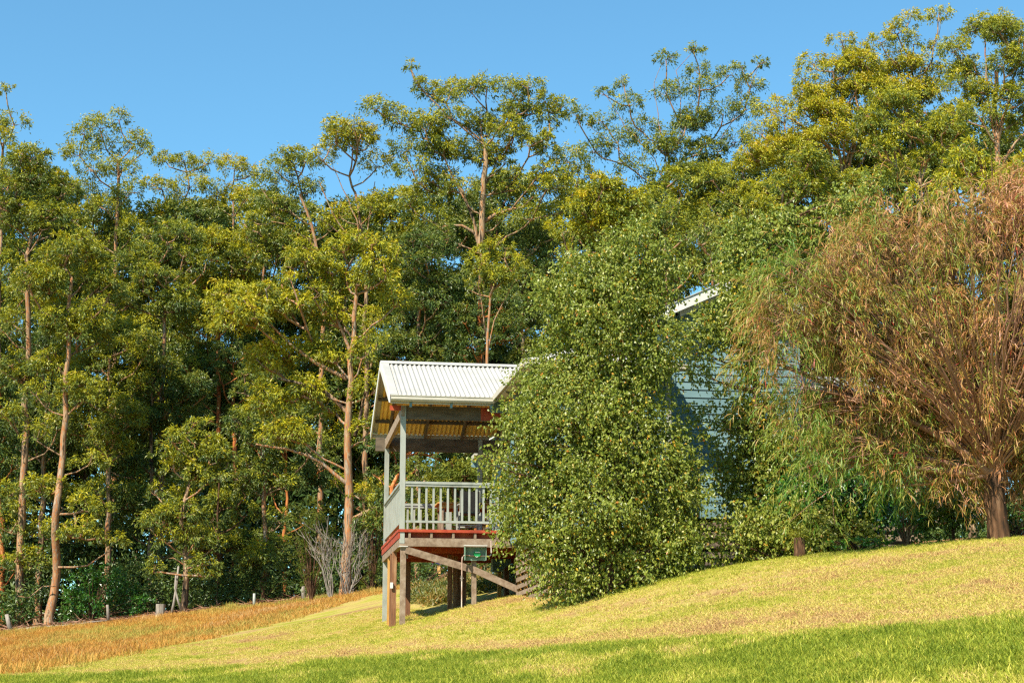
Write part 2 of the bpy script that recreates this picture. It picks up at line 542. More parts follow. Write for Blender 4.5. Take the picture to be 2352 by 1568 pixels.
def dryness(x, y):
    """how dry the turf is: 0 green, .5 yellow, 1 brown"""
    n1 = fbm(x * .45 + .3 * y, y * .16, 21, 3); n2 = fbm(x * 1.7, y * .8, 31, 3); n3 = fbm(x * 6, y * 4, 41, 2)
    y1 = np.interp(x, *_c1) + (n2 - .5) * 1.2; y2 = np.interp(x, *_c2) + (n2 - .5) * 2.2
    near = .16 + .55 * np.clip((n2 - .52) * 3.2, 0, 1) * np.clip((n1 - .25) * 2.5, 0, 1) + (n3 - .5) * .5
    # the foreground strip turns dry again close to the lower right corner
    bald = np.clip((x - 1.5) / 1.5, 0, 1) * np.clip((12.6 - y) / 1.5, 0, 1)
    near = near + bald * .45
    tan_ = .80 + (n2 - .5) * .5 + (n3 - .5) * .3
    far = .58 + (n1 - .5) * .8 + (n3 - .5) * .6 + (n2 - .5) * .35
    crest = np.clip((y - 25.5) / 3, 0, 1) * np.clip((x - 1.5) / 1.5, 0, 1)
    far = far * (1 - crest * .30)
    w1 = np.clip((y - y1 + (n3 - .5) * 1.6) / 1.3 + .5, 0, 1); w2 = np.clip((y - y2 + (n3 - .5) * 2) / 3.0 + .5, 0, 1)
    d = near * (1 - w1) + (tan_ * (1 - w2) + far * w2) * w1
    # worn bare ground in front of the deck stumps and the lattice
    px_ = x - (O[0] + 2.3); py_ = y - (O[1] - 2.2)
    bare = np.exp(-(px_ ** 2 / 1.6 + py_ ** 2 / 3.0))
    return np.clip(d + bare * .38, 0, 1)


def stops_color(stops, t):
    p = [s[0] for s in stops]
    return np.stack([np.interp(t, p, [s[1][c] for s in stops]) for c in range(3)], -1)


def sheet(name, X, Y, Z, color, material, kind='structure'):
    h, w = X.shape
    V = np.stack([X, Y, Z], -1).reshape(-1, 3)
    i = np.arange(h - 1)[:, None] * w; j = np.arange(w - 1)[None]
    Q = np.stack([i + j, i + j + 1, i + w + j + 1, i + w + j], -1).reshape(-1, 4)
    me = np_mesh(name, V, Q, material, smooth=True)
    if color is not None:
        a = me.attributes.new('turf', 'FLOAT_COLOR', 'POINT')
        a.data.foreach_set('color', np.concatenate([color.reshape(-1, 3), np.ones((h * w, 1))], 1).astype(np.float32).ravel())
    o = link(name, me)
    o['kind'] = kind
    return o


YE = 86.0
rows = np.concatenate([np.linspace(-40, 8, 14)[:-1], np.linspace(8, 46, 130)[:-1], np.linspace(46, YE, 60)])
tcol = np.concatenate([np.linspace(0, .24, 110)[:-1], np.linspace(.24, 1, 26)])
xbr = xb(rows)
Xl = xbr[:, None] + (150 - xbr[:, None]) * tcol[None]
Yl = np.repeat(rows[:, None], len(tcol), 1)
dl = dryness(Xl, Yl)
lawn = sheet('lawn', Xl, Yl, ground(Xl, Yl), stops_color(LAWN_STOPS, np.clip(dl + .08, 0, 1)) * .62, M['turf'])
tp = np.concatenate([np.linspace(0, .2, 60)[:-1], np.linspace(.2, 1, 20)])
Xp = xbr[:, None] - (xbr[:, None] + 150) * tp[None]
Xp = Xp[:, ::-1]
Yp = np.repeat(rows[:, None], len(tp), 1)
pn = np.clip(.5 + 1.6 * (fbm(Xp * .4, Yp * .18, 51, 3) - .5), 0, 1)[..., None]
PADDOCK = [(.2, (.25, .11, .025)), (.45, (.34, .17, .04)), (.62, (.44, .26, .07)), (.8, (.36, .30, .06))]
paddock = sheet('dry_paddock', Xp, Yp, ground(Xp, Yp), stops_color(PADDOCK, pn[..., 0]), M['dry_turf'])
rf = np.concatenate([np.linspace(YE, 110, 20)[:-1], np.linspace(110, 420, 20)])
xf = np.unique(np.concatenate([np.linspace(-150, -40, 12), np.linspace(-40, 45, 86), np.linspace(45, 150, 12)]))
Xf, Yf = np.meshgrid(xf, rf)
Zf = ground(Xf, np.minimum(Yf, 230))
floor_ = sheet('forest_floor', Xf, Yf, Zf, None, M['soil'])

# mulch bed round the willow and along the shrubs: a sheet 5 mm and more above the lawn
bed_pts = [hit(1640, 1300), hit(1900, 1262), hit(2130, 1246), hit(2352, 1233)]
bx = np.linspace(3.6, 14, 60)
fy = np.interp(bx, [p[0] for p in bed_pts], [p[1] for p in bed_pts]) + (fbm(bx * 2, bx * 0, 3) - .5) * .3
tt = np.linspace(0, 1, 16)
Xb = np.repeat(bx[None], 16, 0); Yb = fy[None] - .12 + tt[:, None] * 5.5
sheet('mulch_bed', Xb, Yb, ground(Xb, Yb) + .012 + .05 * np.sin(np.clip(tt[:, None] * 4, 0, 1) * pi / 2), None, M['mulch'])

# ------------------------------------------------------------------ house
ZG = 1.5
HOUSE = empty('cottage', (O[0], O[1], ZG), AL)
tag(HOUSE, 'raised timber cottage with white corrugated roof and railed deck, half hidden by trees', 'cottage')


class HB(MB):
    """boxes in house coordinates: a to the right along the front, b to the back, z up"""
    def put(s, name, m, parent=HOUSE, smooth=False):
        s.v = [(x, y, z - ZG) for x, y, z in s.v]
        return s.build(name, M[m], parent, smooth)


def hbox(name, a0, a1, b0, b1, z0, z1, m, parent=HOUSE):
    return HB().box(a0, a1, b0, b1, z0, z1).put(name, m, parent)


def hbeam(name, p0, p1, w, h, m, parent=HOUSE, up=(0, 0, 1)):
    return HB().beam(p0, p1, w, h, up).put(name, m, parent)


def hg(a, b):
    p = loc(a, b)
    return gz(p[0], p[1])


def copies(proto, spots):
    """the prototype stays at spots[0]; the others share its mesh"""
    x0, y0, z0 = spots[0]
    for x, y, z in spots[1:]:
        c = proto.copy()
        COL.objects.link(c)
        c.parent = proto.parent
        c.location = (x - x0, y - y0, z - z0)


ZD = ZDECK            # top of the deck boards, 3.607
DL, DR, DB = 0.0, 3.4, 4.3
# posts above the deck
for a, b, z0, z1 in ((0, 0, 3.30, 6.32), (0, DB, 1.55, 6.25), (1.36, DB, ZD + .002, 4.72), (2.3, DB, ZD + .002, 6.25)):
    w = .056 if b == 0 else .052
    hbox('verandah_post', a - w, a + w, b - w, b + w, z0, z1, 'paint')
hbox('verandah_post', 1.46, 1.60, DB - .04, DB + .04, ZD + .002, 4.62, 'paint')
# stumps below
def stump(a, b, w, top, m, wb=None):
    wb = wb or w
    hbox('stump', a - w / 2, a + w / 2, b - wb / 2, b + wb / 2, hg(a, b) - .25, top, m)


stump(.035, 0, .115, 3.235, 'weathered')
stump(-.03, 1.45, .10, 3.235, 'stump_wood')
stump(-.03, 2.0, .10, 3.235, 'stump_wood', .05)
stump(.01, 3.0, .11, 3.235, 'orange_wood')
stump(1.585, 0, .10, 3.235, 'weathered')
for a, b in ((1.30, 2.0), (1.47, 2.4), (1.57, 1.6), (1.78, 4.2)):
    stump(a, b, .10, 3.235, 'stump_wood')
for a, b in ((2.75, 1.2), (2.95, 2.2), (3.1, 0.35), (2.9, 3.9), (.55, 4.25), (3.4, 2.8)):
    stump(a, b, .12, 3.235, 'stump_wood')
for a in (.035, 1.585):
    hb = HB()
    hb.box(a - .10, a + .09, -.11, .06, 3.222, 3.236).put('post_cap', 'white_paint')
hbox('timber_block', -.12, -.06, 1.34, 1.42, 2.42, 2.55, 'white_paint')
hbox('timber_block', .09, .14, -.03, .03, 2.98, 3.10, 'weathered')
# bearers, joists, boards
hbox('bearer', -.06, 6.2, -.05, .05, 3.24, 3.42, 'weathered')
hbox('bearer', -.062, .04, .052, 4.5, 3.235, 3.40, 'weathered')
for b in (1.5, 2.9, 4.25):
    hbox('bearer', .045, 6.2, b - .045, b + .045, 3.235, 3.40, 'jarrah')
pj = hbox('joist', .14, .19, -.055, 4.5, 3.423, 3.54, 'weathered')
copies(pj, [(.14 + .48 * k, 0, 0) for k in range(11)])
hbox('rim_board', .02, 5.3, .09, .115, 3.424, 3.538, 'jarrah')
hbox('rim_board', -.075, -.045, -.06, 4.52, 3.405, 3.54, 'jarrah')
nb = 44
bw = 4.6 / nb
bp = hbox('deck_board', -.09, 5.3, -.075, -.075 + bw - .006, 3.545, ZD, 'jarrah')
copies(bp, [(0, -.075 + k * bw, 0) for k in range(nb)])
# long brace and short braces under the deck
hbeam('brace', (.08, -.075, 3.16), (1.60, -.075, 2.735), .045, .15, 'weathered')
hbeam('brace', (1.58, -.03 - .09, 2.74), (2.78, -.03 - .09, 2.22), .045, .14, 'weathered')
hbeam('brace', (.07, .06, 3.2), (.16, 1.3, 2.6), .05, .09, 'jarrah')
hbeam('brace', (.03, 1.5, 3.1), (.03, 2.9, 2.2), .05, .10, 'stump_wood')
# railings
def railing(name, length, n, first, step, zt=4.653, zb=3.755, w=.044, gapless=True):
    """railing along local +x, starting at 0"""
    r = empty(name, (0, 0, 0)); r.parent = HOUSE
    def bx(nm, *q):
        mb = MB().box(*q)
        return mb.build(nm, M['paint'], r)
    bx('handrail', 0, length, -.06, .06, zt - .055 - ZG, zt - ZG)
    bx('upper_rail', 0, length, -.045, .03, zt - .105 - ZG, zt - .058 - ZG)
    bx('bottom_rail', 0, length, -.03, .03, zb - ZG, zb + .05 - ZG)
    p = bx('baluster', first, first + w, -.02, .02, zb + .052 - ZG, zt - .107 - ZG)
    for k in range(1, n):
        c = p.copy(); COL.objects.link(c); c.parent = r; c.location = (k * step, 0, 0)
    return r


rl = railing('railing', 2.9, 18, .13, .158)
rl.location = (.06, 0, 0)
rl = railing('railing', DB - .11, 24, .13, .168)
rl.location = (0, .056, 0); rl.rotation_euler = (0, 0, pi / 2)
rl = railing('railing', 1.24, 7, .13, .158)
rl.location = (.06, DB, 0)
# verandah frame under the roof
hbox('top_plate', .057, 6.0, -.035, .035, 6.03, 6.33, 'dark_beam')
hbox('top_plate', -.30, .054, -.03, .03, 6.22, 6.33, 'jarrah')
hbox('top_plate', 1.72, 2.28, -.045, -.037, 6.04, 6.328, 'jarrah')
hbox('top_plate', -.28, 6.0, DB - .03, DB + .03, 5.93, 6.26, 'dark_beam')
hbeam('tie_beam', (-.015, -.06, 6.19), (-.015, DB + .05, 6.10), .07, .21, 'weathered')
BE0, BE1, BR, ZE, ZR = -.56, 4.86, 2.15, 6.46, 7.70      # eaves, ridge
SL = (ZR - ZE) / (BR - BE0)
for a in (.08, .98, 1.9, 2.8):
    hbeam('rafter', (a, BE0 + .06, ZE - .10), (a, BR, ZR - .11), .05, .12, 'dark_beam')
    hbeam('rafter', (a, BE1 - .06, ZE - .10), (a, BR, ZR - .11), .05, .12, 'dark_beam')
for k in range(3):
    for side, be in ((0, BE0), (1, BE1)):
        t = .22 + .32 * k
        b = be + (BR - be) * t; z = ZE + (ZR - ZE) * t
        hbox('purlin', -.30, 3.2, b - .035, b + .035, z - .115, z - .035, 'dark_beam')
pj = hbox('rafter_tail', .09, .135, BE0 + .02, BE0 + .14, 6.22, 6.36, 'board_blue')
copies(pj, [(.09 + .89 * k, 0, 0) for k in range(4)])


def corrugated(name, a0, a1, low, high, m, parent=HOUSE, pitch=.108, amp=.022, top_of=None, bot_of=None, dz=0.0, seg=8, rows_=2, along='a'):
    """corrugated sheet; low and high = (b, z) of eave and ridge; top_of(a) in 0..1 limits a column's height"""
    n = max(2, int(round((a1 - a0) / pitch * seg)))
    A = np.linspace(a0, a1, n + 1)
    off = amp * np.cos(A / pitch * 2 * pi)
    V = []
    for r in range(rows_ + 1):
        f = r / rows_
        for a, o in zip(A, off):
            t1 = top_of(a) if top_of else 1.0
            t0 = bot_of(a) if bot_of else 0.0
            t = t0 + (t1 - t0) * f
            b = low[0] + (high[0] - low[0]) * t; z = low[1] + (high[1] - low[1]) * t + o + dz
            V.append((a, b, z) if along == 'a' else (b, a, z))
    w = len(A)
    V = np.array(V); V[:, 2] -= ZG
    i = np.arange(rows_)[:, None] * w; j = np.arange(w - 1)[None]
    Q = np.stack([i + j, i + j + 1, i + w + j + 1, i + w + j], -1).reshape(-1, 4)
    return link(name, np_mesh(name, V, Q, M[m], smooth=True), parent)


def sheets(a0, a1, low, high, n, pitch=.108):
    w = (a1 - a0) / n
    for k in range(n):
        corrugated('roof_sheet', a0 + k * w, a0 + (k + 1) * w, low, high, 'roof_steel', dz=.002 * (k % 2), pitch=pitch)


NSH = 5
sheets(-.20, 3.60, (BE0, ZE), (BR, ZR), NSH)
sheets(-.20, 3.60, (BE1, ZE), (BR, ZR), NSH)
corrugated('roof_underside_bounce', -.20, 3.58, (BE0 + .03, ZE), (BR, ZR), 'roof_underside_bounce', dz=-.024)  # extra sheet below the steel, coloured as if lit gold from below
corrugated('roof_underside_bounce', -.20, 3.58, (BE1 - .03, ZE), (BR, ZR), 'roof_underside_bounce', dz=-.024)
# ridge cap, verge caps, barge boards, gutter
def vcap(bE):
    hb = HB()
    s = 1 if bE < BR else -1
    hb.prism([(0, 0), (.17, 0), (.17, .018), (0, .018)], (1, 0, 0), (0, 0, 1), (-.345, bE - s * .02, ZE + .014 - .009), (0, BR - bE + s * .02, ZR - ZE + .009))
    hb.put('verge_cap', 'roof_steel')
    hb = HB()
    hb.prism([(0, 0), (.028, 0), (.028, .19), (0, .19)], (1, 0, 0), (0, 0, 1), (-.372, bE - s * .03, ZE - .165), (0, BR - bE + s * .03, ZR - ZE))
    hb.put('barge_board', 'white_paint')


vcap(BE0); vcap(BE1)
hb = HB()
hb.prism([(-.14, -.045), (0, .03), (.14, -.045), (.14, -.03), (0, .048), (-.14, -.03)], (0, 1, 0), (0, 0, 1), (-.36, BR, ZR + .012), (3.9, 0, 0))
hb.put('ridge_cap', 'roof_steel')


def gutter(a0, a1, b, z, parent=HOUSE, s=-1):
    hb = HB()
    hb.prism([(0, -.02), (0, -.115), (.018 * s, -.125), (.085 * s, -.125), (.115 * s, -.085), (.115 * s, -.03), (.128 * s, -.015), (.128 * s, .0), (.105 * s, .0), (.105 * s, -.06), (.08 * s, -.11), (.012 * s, -.11), (.012 * s, -.02)],
             (0, 1, 0), (0, 0, 1), (a0, b, z), (a1 - a0, 0, 0))
    return hb.put('gutter', 'gutter', parent)


gutter(-.33, 1.94, BE0 + .03, ZE - .005)
hbox('fascia', -.33, 1.94, BE0 + .035, BE0 + .06, ZE - .17, ZE - .03, 'gutter')
gutter(-.33, 2.6, BE1 - .03, ZE - .005, s=1)

# front room with a hipped roof, nearest the camera
FA0, FA1, FB0, FB1, FZ = 1.93, 5.17, -4.66, 2.15, 6.50
WA0, WA1, WB0 = 2.38, 4.95, -4.25
def wall_boards(name_parent, plane, p0, p1, z0, z1, other, face, top_of=None, m='board_blue', pitch=.165):
    """weatherboards: each a wedge lapping over the one below. plane 'b' = wall facing the front at b=other"""
    z = z0
    while z < z1 - .01:
        q0, q1 = p0, p1
        if top_of:
            zm = z + pitch * .8
            q0, q1 = top_of(zm)
            if q1 - q0 < .1:
                break
        hb = HB()
        zt = min(z + pitch + .012, z1 + .03)
        th0, th1 = .030, .008
        if plane == 'b':
            hb.prism([(0, z), (-th0, z), (-th1, zt), (0, zt)], (0, 1, 0), (0, 0, 1), (q0, other, 0), (q1 - q0, 0, 0))
        else:
            hb.prism([(0, z), (face * th0, z), (face * th1, zt), (0, zt)], (1, 0, 0), (0, 0, 1), (other, q0, 0), (0, q1 - q0, 0))
        hb.put('weatherboard', m, name_parent)
        z += pitch


room = empty('front_room', (0, 0, 0)); room.parent = HOUSE
hbox('wall', WA0 + .02, WA1 - .02, WB0 + .02, -.02, 3.3, 6.42, 'board_blue', room)
hbox('wall', 3.05, WA1 - .02, -.02, 4.6, 3.62, 6.40, 'soffit', room)
hbox('wall', 3.25, WA1 - .02, 4.6, 8.7, 3.3, 6.40, 'board_blue', room)
wall_boards(room, 'a', WB0, -.06, 3.3, 6.35, WA0 + .018, -1)
wall_boards(room, 'b', WA0, WA1, 3.3, 6.35, WB0 + .018, -1)
hbox('corner_board', WA0 - .03, WA0 + .06, WB0 - .03, WB0 + .06, 3.28, 6.36, 'white_paint', room)
hbox('corner_board', WA1 - .06, WA1 + .03, WB0 - .03, WB0 + .06, 3.28, 6.36, 'paint', room)
# windows of the front room: one on the side over the deck, one at the front
def window(a0, a1, b0, b1, z0, z1, face, parent):
    hb = HB()
    t = .06
    if face == 'a':
        f = a0
        hb.box(f - .05, f + .01, b0, b0 + t, z0, z1); hb.box(f - .05, f + .01, b1 - t, b1, z0, z1)
        hb.box(f - .05, f + .01, b0 + t, b1 - t, z1 - t, z1); hb.box(f - .05, f + .01, b0 + t, b1 - t, z0, z0 + t)
        hb.box(f - .04, f + .008, (b0 + b1) / 2 - .025, (b0 + b1) / 2 + .025, z0 + t, z1 - t)
        w = hb.put('window', 'paint', parent)
        g = HB().box(f - .02, f - .012, b0 + t, b1 - t, z0 + t, z1 - t).put('pane', 'glass', w)
    else:
        f = b0
        hb.box(a0, a0 + t, f - .05, f + .01, z0, z1); hb.box(a1 - t, a1, f - .05, f + .01, z0, z1)
        hb.box(a0 + t, a1 - t, f - .05, f + .01, z1 - t, z1); hb.box(a0 + t, a1 - t, f - .05, f + .01, z0, z0 + t)
        w = hb.put('window', 'paint', parent)
        HB().box(a0 + t, a1 - t, f - .02, f - .012, z0 + t, z1 - t).put('pane', 'glass', w)
    return w


window(3.05, 0, .35, 1.55, 3.64, 5.75, 'a', HOUSE)
window(WA0 - .022, 0, -2.6, -1.2, 4.5, 5.8, 'a', HOUSE)
window(3.0, 4.3, WB0 - .02, 0, 4.5, 5.8, 'b', HOUSE)
# hip roof
HS = .42
half = (FA1 - FA0) / 2
FZR = FZ + half * HS
am = (FA0 + FA1) / 2


def hip_top(a):
    return max(.02, 1 - abs(a - am) / half)


corrugated('roof_sheet', FA0, FA1, (FB0, FZ), (FB0 + half, FZR), 'roof_steel', room, top_of=hip_top, rows_=3)
corrugated('roof_sheet', FB0, -.14, (FA0, FZ), (am, FZR), 'roof_steel', room, along='b', top_of=lambda b: min(1, max(.02, (b - FB0) / half)), rows_=3)
corrugated('roof_sheet', 5.9, 9.0, (2.72, FZ), (am + .4, FZR), 'roof_steel', room, along='b', rows_=3)
corrugated('roof_sheet', FB0, 2.2, (FA1, FZ), (am, FZR), 'roof_steel', room, along='b', top_of=lambda b: min(1, max(.02, (b - FB0) / half)), rows_=3)
gutter(FA0 - .0, FA1 + .08, FB0 + .03, FZ - .005, room)
# left eave: fascia, soffit, brackets, end plate
def left_eave(a, b0, b1, z, n, parent):
    hbox('fascia', a - .028, a, b0, b1, z - .115, z + .0, 'gutter', parent)
    hbox('eave_bead', a + .07, a + .10, b0 + .02, b1 - .02, z - .075, z - .052, 'white_paint', parent)
    hbox('soffit', a + .003, a + .47, b0 + .01, b1 - .01, z - .05, z - .03, 'soffit', parent)
    for k in range(n):
        b = b1 - .35 - k * (b1 - b0 - .6) / max(1, n - 1)
        hb = HB()
        hb.prism([(.12, -.052), (.44, -.052), (.44, -.33)], (1, 0, 0), (0, 0, 1), (a, b, z), (0, .045, 0))
        hb.put('bracket', 'paint', parent)
    hb = HB()
    hb.prism([(-.028, .0), (.45, -.052), (.45, -.30), (.02, -.30), (-.028, -.28)], (1, 0, 0), (0, 0, 1), (a, b1, z), (0, .03, 0))
    hb.put('end_plate', 'board_blue', parent)


left_eave(FA0, FB0, -.16, FZ, 5, room)
left_eave(2.72, 5.9, 8.9, FZ, 4, room)

# main block: gable wall of pale blue weatherboards facing the lawn
MA0, MA1, MB_, MZ = 5.22, 7.9, -3.5, 7.8
mm = (MA0 + MA1) / 2
MS = .455
rake = lambda a: 7.932 + MS * (a - 5.311)
EA0 = 4.93
MRZ = rake(mm)


def gable(z):
    z0 = rake(MA0) - .12
    lo = MA0 if z < z0 else MA0 + (z - z0) / MS
    return lo, 2 * mm - lo


block = empty('main_block', (0, 0, 0)); block.parent = HOUSE
hbox('wall', MA0 + .03, MA1 - .03, MB_ + .02, 5.5, 3.6, 7.72, 'board_blue', block)
hb = HB()
hb.prism([(MA0 + .03, 7.72), (MA1 - .03, 7.72), (mm, MRZ - .16)], (1, 0, 0), (0, 0, 1), (0, MB_ + .02, 0), (0, 8.9, 0))
hb.put('gable', 'board_blue', block)
wall_boards(block, 'b', MA0, MA1, 3.75, MRZ - .12, MB_ + .018, -1, top_of=gable)
for a in (MA0, MA1):
    hbox('corner_board', a - .05, a + .05, MB_ - .035, MB_ + .05, 3.73, 7.8, 'board_blue', block)
hbox('skirting_board', MA0 - .05, 10.4, MB_ - .05, MB_ - .005, 3.58, 3.745, 'board_blue', block)
# its roof
for side in (-1, 1):
    e = EA0 if side < 0 else 2 * mm - EA0
    zE = rake(EA0)
    corrugated('roof_sheet', MB_ - .5, 5.6, (e, zE + .03), (mm, MRZ + .03), 'roof_steel', block, along='b')
    hb = HB()
    s = -side
    hb.prism([(0, 0), (-.05, 0), (-.05, .20), (0, .20)], (0, 1, 0), (0, 0, 1), (e, MB_ - .5, zE - .16), (mm - e, 0, MRZ - zE))
    hb.put('barge_board', 'white_paint', block)
    hb = HB()
    hb.prism([(-.07, 0), (.16, 0), (.16, .02), (-.07, .02)], (0, 1, 0), (0, 0, 1), (e, MB_ - .5, zE + .045), (mm - e, 0, MRZ - zE))
    hb.put('verge_cap', 'roof_steel', block)
    hb = HB()
    hb.prism([(0, 0), (-.03, 0), (-.03, .13), (0, .13)], (0, 1, 0), (0, 0, 1), (e + s * .4, MB_ - .32, zE - .26 + .4 * MS), (mm - e - s * .4, 0, MRZ - zE - .4 * MS))
    hb.put('rake_trim', 'white_paint', block)
    hb = HB()
    hb.prism([(0, 0), (.44, 0), (.44, .02), (0, .02)], (0, 1, 0), (0, 0, 1), (e + s * .02, MB_ - .46, zE - .06), (mm - e - s * .02, 0, MRZ - zE))
    hb.put('soffit', 'soffit', block)
# recessed side verandah right of the gable: brown wall in the shade, low roof
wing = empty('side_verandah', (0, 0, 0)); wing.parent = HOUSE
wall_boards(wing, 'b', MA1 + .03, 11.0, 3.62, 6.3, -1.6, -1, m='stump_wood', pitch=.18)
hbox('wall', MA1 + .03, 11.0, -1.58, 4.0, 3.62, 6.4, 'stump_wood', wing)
hbox('floor_boards', MA1 + .02, 11.0, MB_ - .0, -1.62, 3.55, 3.60, 'weathered', wing)
hb = HB()
hb.prism([(MB_ - .45, 6.15), (-1.4, 6.95), (-1.4, 7.0), (MB_ - .45, 6.2)], (0, 1, 0), (0, 0, 1), (MA1 + .06, 0, 0), (3.2, 0, 0))
hb.put('roof_sheet', 'roof_steel', wing)
for a in (9.2, 10.9):
    hbox('verandah_post', a - .05, a + .05, MB_ + .02, MB_ + .12, 3.605, 6.16, 'weathered', wing)
# louvred opening low on the gable wall
lw = window(8.2, 9.1, MB_ + .05, 0, 3.86, 4.53, 'b', HOUSE)
lp = HB().box(8.26, 9.04, MB_ - .005, MB_ + .002, 3.94, 3.975).put('louvre', 'dark_beam', lw)
for k in range(1, 7):
    c = lp.copy(); COL.objects.link(c); c.parent = lw; c.location = (0, 0, k * .076)
# subfloor slats under the main block
sp = hbox('lattice_slat', MA0, 10.4, MB_ - .03, MB_ - .005, 3.38, 3.50, 'weathered')
copies(sp, [(0, 0, 3.38), (0, 0, 3.18), (0, 0, 2.98), (0, 0, 2.78), (0, 0, 2.58), (0, 0, 2.38)])
for a in (MA0 + .1, 6.6, 7.9, 9.1, 10.3):
    stump(a, MB_ + .1, .12, 3.6, 'stump_wood')
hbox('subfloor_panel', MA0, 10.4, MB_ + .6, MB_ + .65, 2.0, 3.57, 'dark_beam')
# slatted screen under the side of the front room
scr = empty('slat_screen', (0, 0, 0)); scr.parent = HOUSE
sp = HB().box(2.50, 2.525, -3.95, -.12, 3.10, 3.19).put('slat', 'weathered', scr)
copies(sp, [(0, 0, -.155 * k) for k in range(9)])
for b in (-.16, -1.0, -1.75, -2.6, -3.9):
    HB().box(2.53, 2.60, b - .035, b + .035, 1.7, 3.24).put('screen_post', 'orange_wood', scr)
sp = HB().box(2.52, 4.9, -4.02, -3.995, 3.10, 3.19).put('slat', 'weathered', scr)
copies(sp, [(0, 0, -.155 * k) for k in range(8)])
for a in (3.2, 4.0, 4.85):
    HB().box(a, a + .08, -3.985, -3.91, 1.8, 3.24).put('screen_post', 'stump_wood', scr)
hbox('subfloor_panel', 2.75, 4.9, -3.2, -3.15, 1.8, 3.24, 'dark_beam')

# ------------------------------------------------------------------ things on and by the deck
def hpt(a, b, z):
    return loc(a, b, z)


# service box on the middle stump
sb = empty('service_box', hpt(1.585, -.19, 2.95), AL)
tag(sb, 'small green metal box with a round dial fixed to the middle deck post', 'meter box')
MB().box(-.235, .235, .03, .05, -.01, .285).build('back_panel', M['green_box'], sb)
MB().box(-.235, -.225, -.10, .03, -.01, .29).build('side_panel', M['green_box'], sb)
MB().box(.225, .235, -.10, .03, -.01, .29).build('side_panel', M['green_box'], sb)
MB().prism([(-.16, .288), (.06, .30), (.06, .318), (-.16, .306)], (0, 1, 0), (0, 0, 1), (-.245, 0, 0), (.49, 0, 0)).build('lid', M['white_paint'], sb)
d = MB().tube([(.04, .03, .13), (.04, -.05, .13)], .075, 18).build('dial', M['dial_green'], sb)
MB().box(-.005, .10, -.056, -.0505, .15, .175).build('dial_plate', M['white_paint'], d)
MB().tube([(.0, -.052, .07), (.03, -.055, .055), (.06, -.052, .07)], .007, 6).build('dial_mark', M['white_paint'], d)
MB().tube([(-.12, .0, .09), (.32, .0, .09)], .014, 8).build('pipe', M['pipe'], sb)
zgp = hg(1.31, -.19) - 2.95 - .1
MB().tube([(-.12, -.0, .095), (-.19, -.02, .10), (-.25, -.03, .09), (-.282, -.03, .05), (-.29, -.03, -.02), (-.292, -.03, zgp)], .0135, 8).build('pipe', M['pipe'], sb)
MB().tube([(.32, 0, .09), (.345, 0, .11), (.355, 0, .16), (.35, 0, .42)], .013, 8).build('pipe', M['pipe'], sb)
MB().tube([(-.292, -.03, -.34), (-.292, -.03, -.45)], .022, 8).tube([(-.25, -.03, -.40), (-.33, -.03, -.40)], .012, 6).build('valve', M['dead_wood'], sb)

# pale blue cupboard on a post, seen between the stumps
cb = empty('tank_box', hpt(2.62, 3.2, hg(2.62, 3.2)), AL)
tag(cb, 'pale blue sloping box on a honey coloured post under the deck', 'box')
MB().box(-.045, .045, -.045, .045, -.2, .68).build('post', M['orange_wood'], cb)
MB().prism([(-.18, .64), (-.02, .62), (.26, .82), (.26, 1.05), (-.18, 1.05)], (1, 0, 0), (0, 0, 1), (0, -.16, 0), (0, .3, 0)).build('box_body', M['board_blue'], cb)
MB().box(-.21, .29, -.19, .17, 1.053, 1.075).build('lid', M['paint'], cb)

# table and chairs on the deck
tb = empty('outdoor_table', hpt(1.75, 1.5, ZD), AL)
tag(tb, 'brown timber outdoor table standing on the deck behind the railing', 'table')
for k in range(7):
    MB().box(-.85, .85, -.45 + k * .13, -.45 + k * .13 + .124, .70, .735).build('table_slat', M['orange_wood'], tb)
MB().box(-.78, .78, -.40, -.375, .60, .698).box(-.78, .78, .375, .40, .60, .698).box(-.78, -.755, -.374, .374, .60, .698).box(.755, .78, -.374, .374, .60, .698).build('apron', M['orange_wood'], tb)
for sx in (-1, 1):
    for sy in (-1, 1):
        MB().box(sx * .72 - .035, sx * .72 + .035, sy * .35 - .02, sy * .35 + .05, .003, .598).build('leg', M['weathered'], tb)


def chair(a, b, rz, label):
    c = empty('deck_chair', hpt(a, b, ZD), AL + rz)
    tag(c, label, 'chair', 'chairs round the deck table')
    for sx in (-1, 1):
        MB().beam((sx * .23, -.22, .003), (sx * .23, -.20, .62), .035, .035, (0, 1, 0)).build('leg', M['paint'], c)
        MB().beam((sx * .23, .24, .003), (sx * .23, .20, .45), .035, .035, (0, 1, 0)).build('leg', M['paint'], c)
        MB().beam((sx * .23, -.24, .635), (sx * .23, .24, .625), .05, .025).build('armrest', M['paint'], c)
        MB().beam((sx * .21, .21, .44), (sx * .21, .32, .92), .03, .03, (0, 1, 0)).build('back_frame', M['paint'], c)
    MB().beam((-.23, -.21, .16), (.23, -.21, .16), .03, .03).beam((-.23, .22, .16), (.23, .22, .16), .03, .03).build('stretcher', M['paint'], c)
    MB().box(-.22, .22, -.22, .22, .42, .45).build('seat', M['black'], c)
    MB().prism([(-.20, .47), (.20, .47), (.20, .90), (-.20, .90)], (1, 0, 0), (0, .2, 1), (0, .21 - .47 * .2 + .02, 0), (0, .02, 0)).build('backrest', M['black'], c)
    MB().box(-.20, .20, -.20, .19, .452, .50).build('cushion', M['white_paint'], c)


chair(1.55, .72, pi, 'chair with pale frame and white cushion at the near side of the deck table')
chair(2.28, .75, pi + .2, 'dark slung chair beside the leaves at the right end of the deck table')

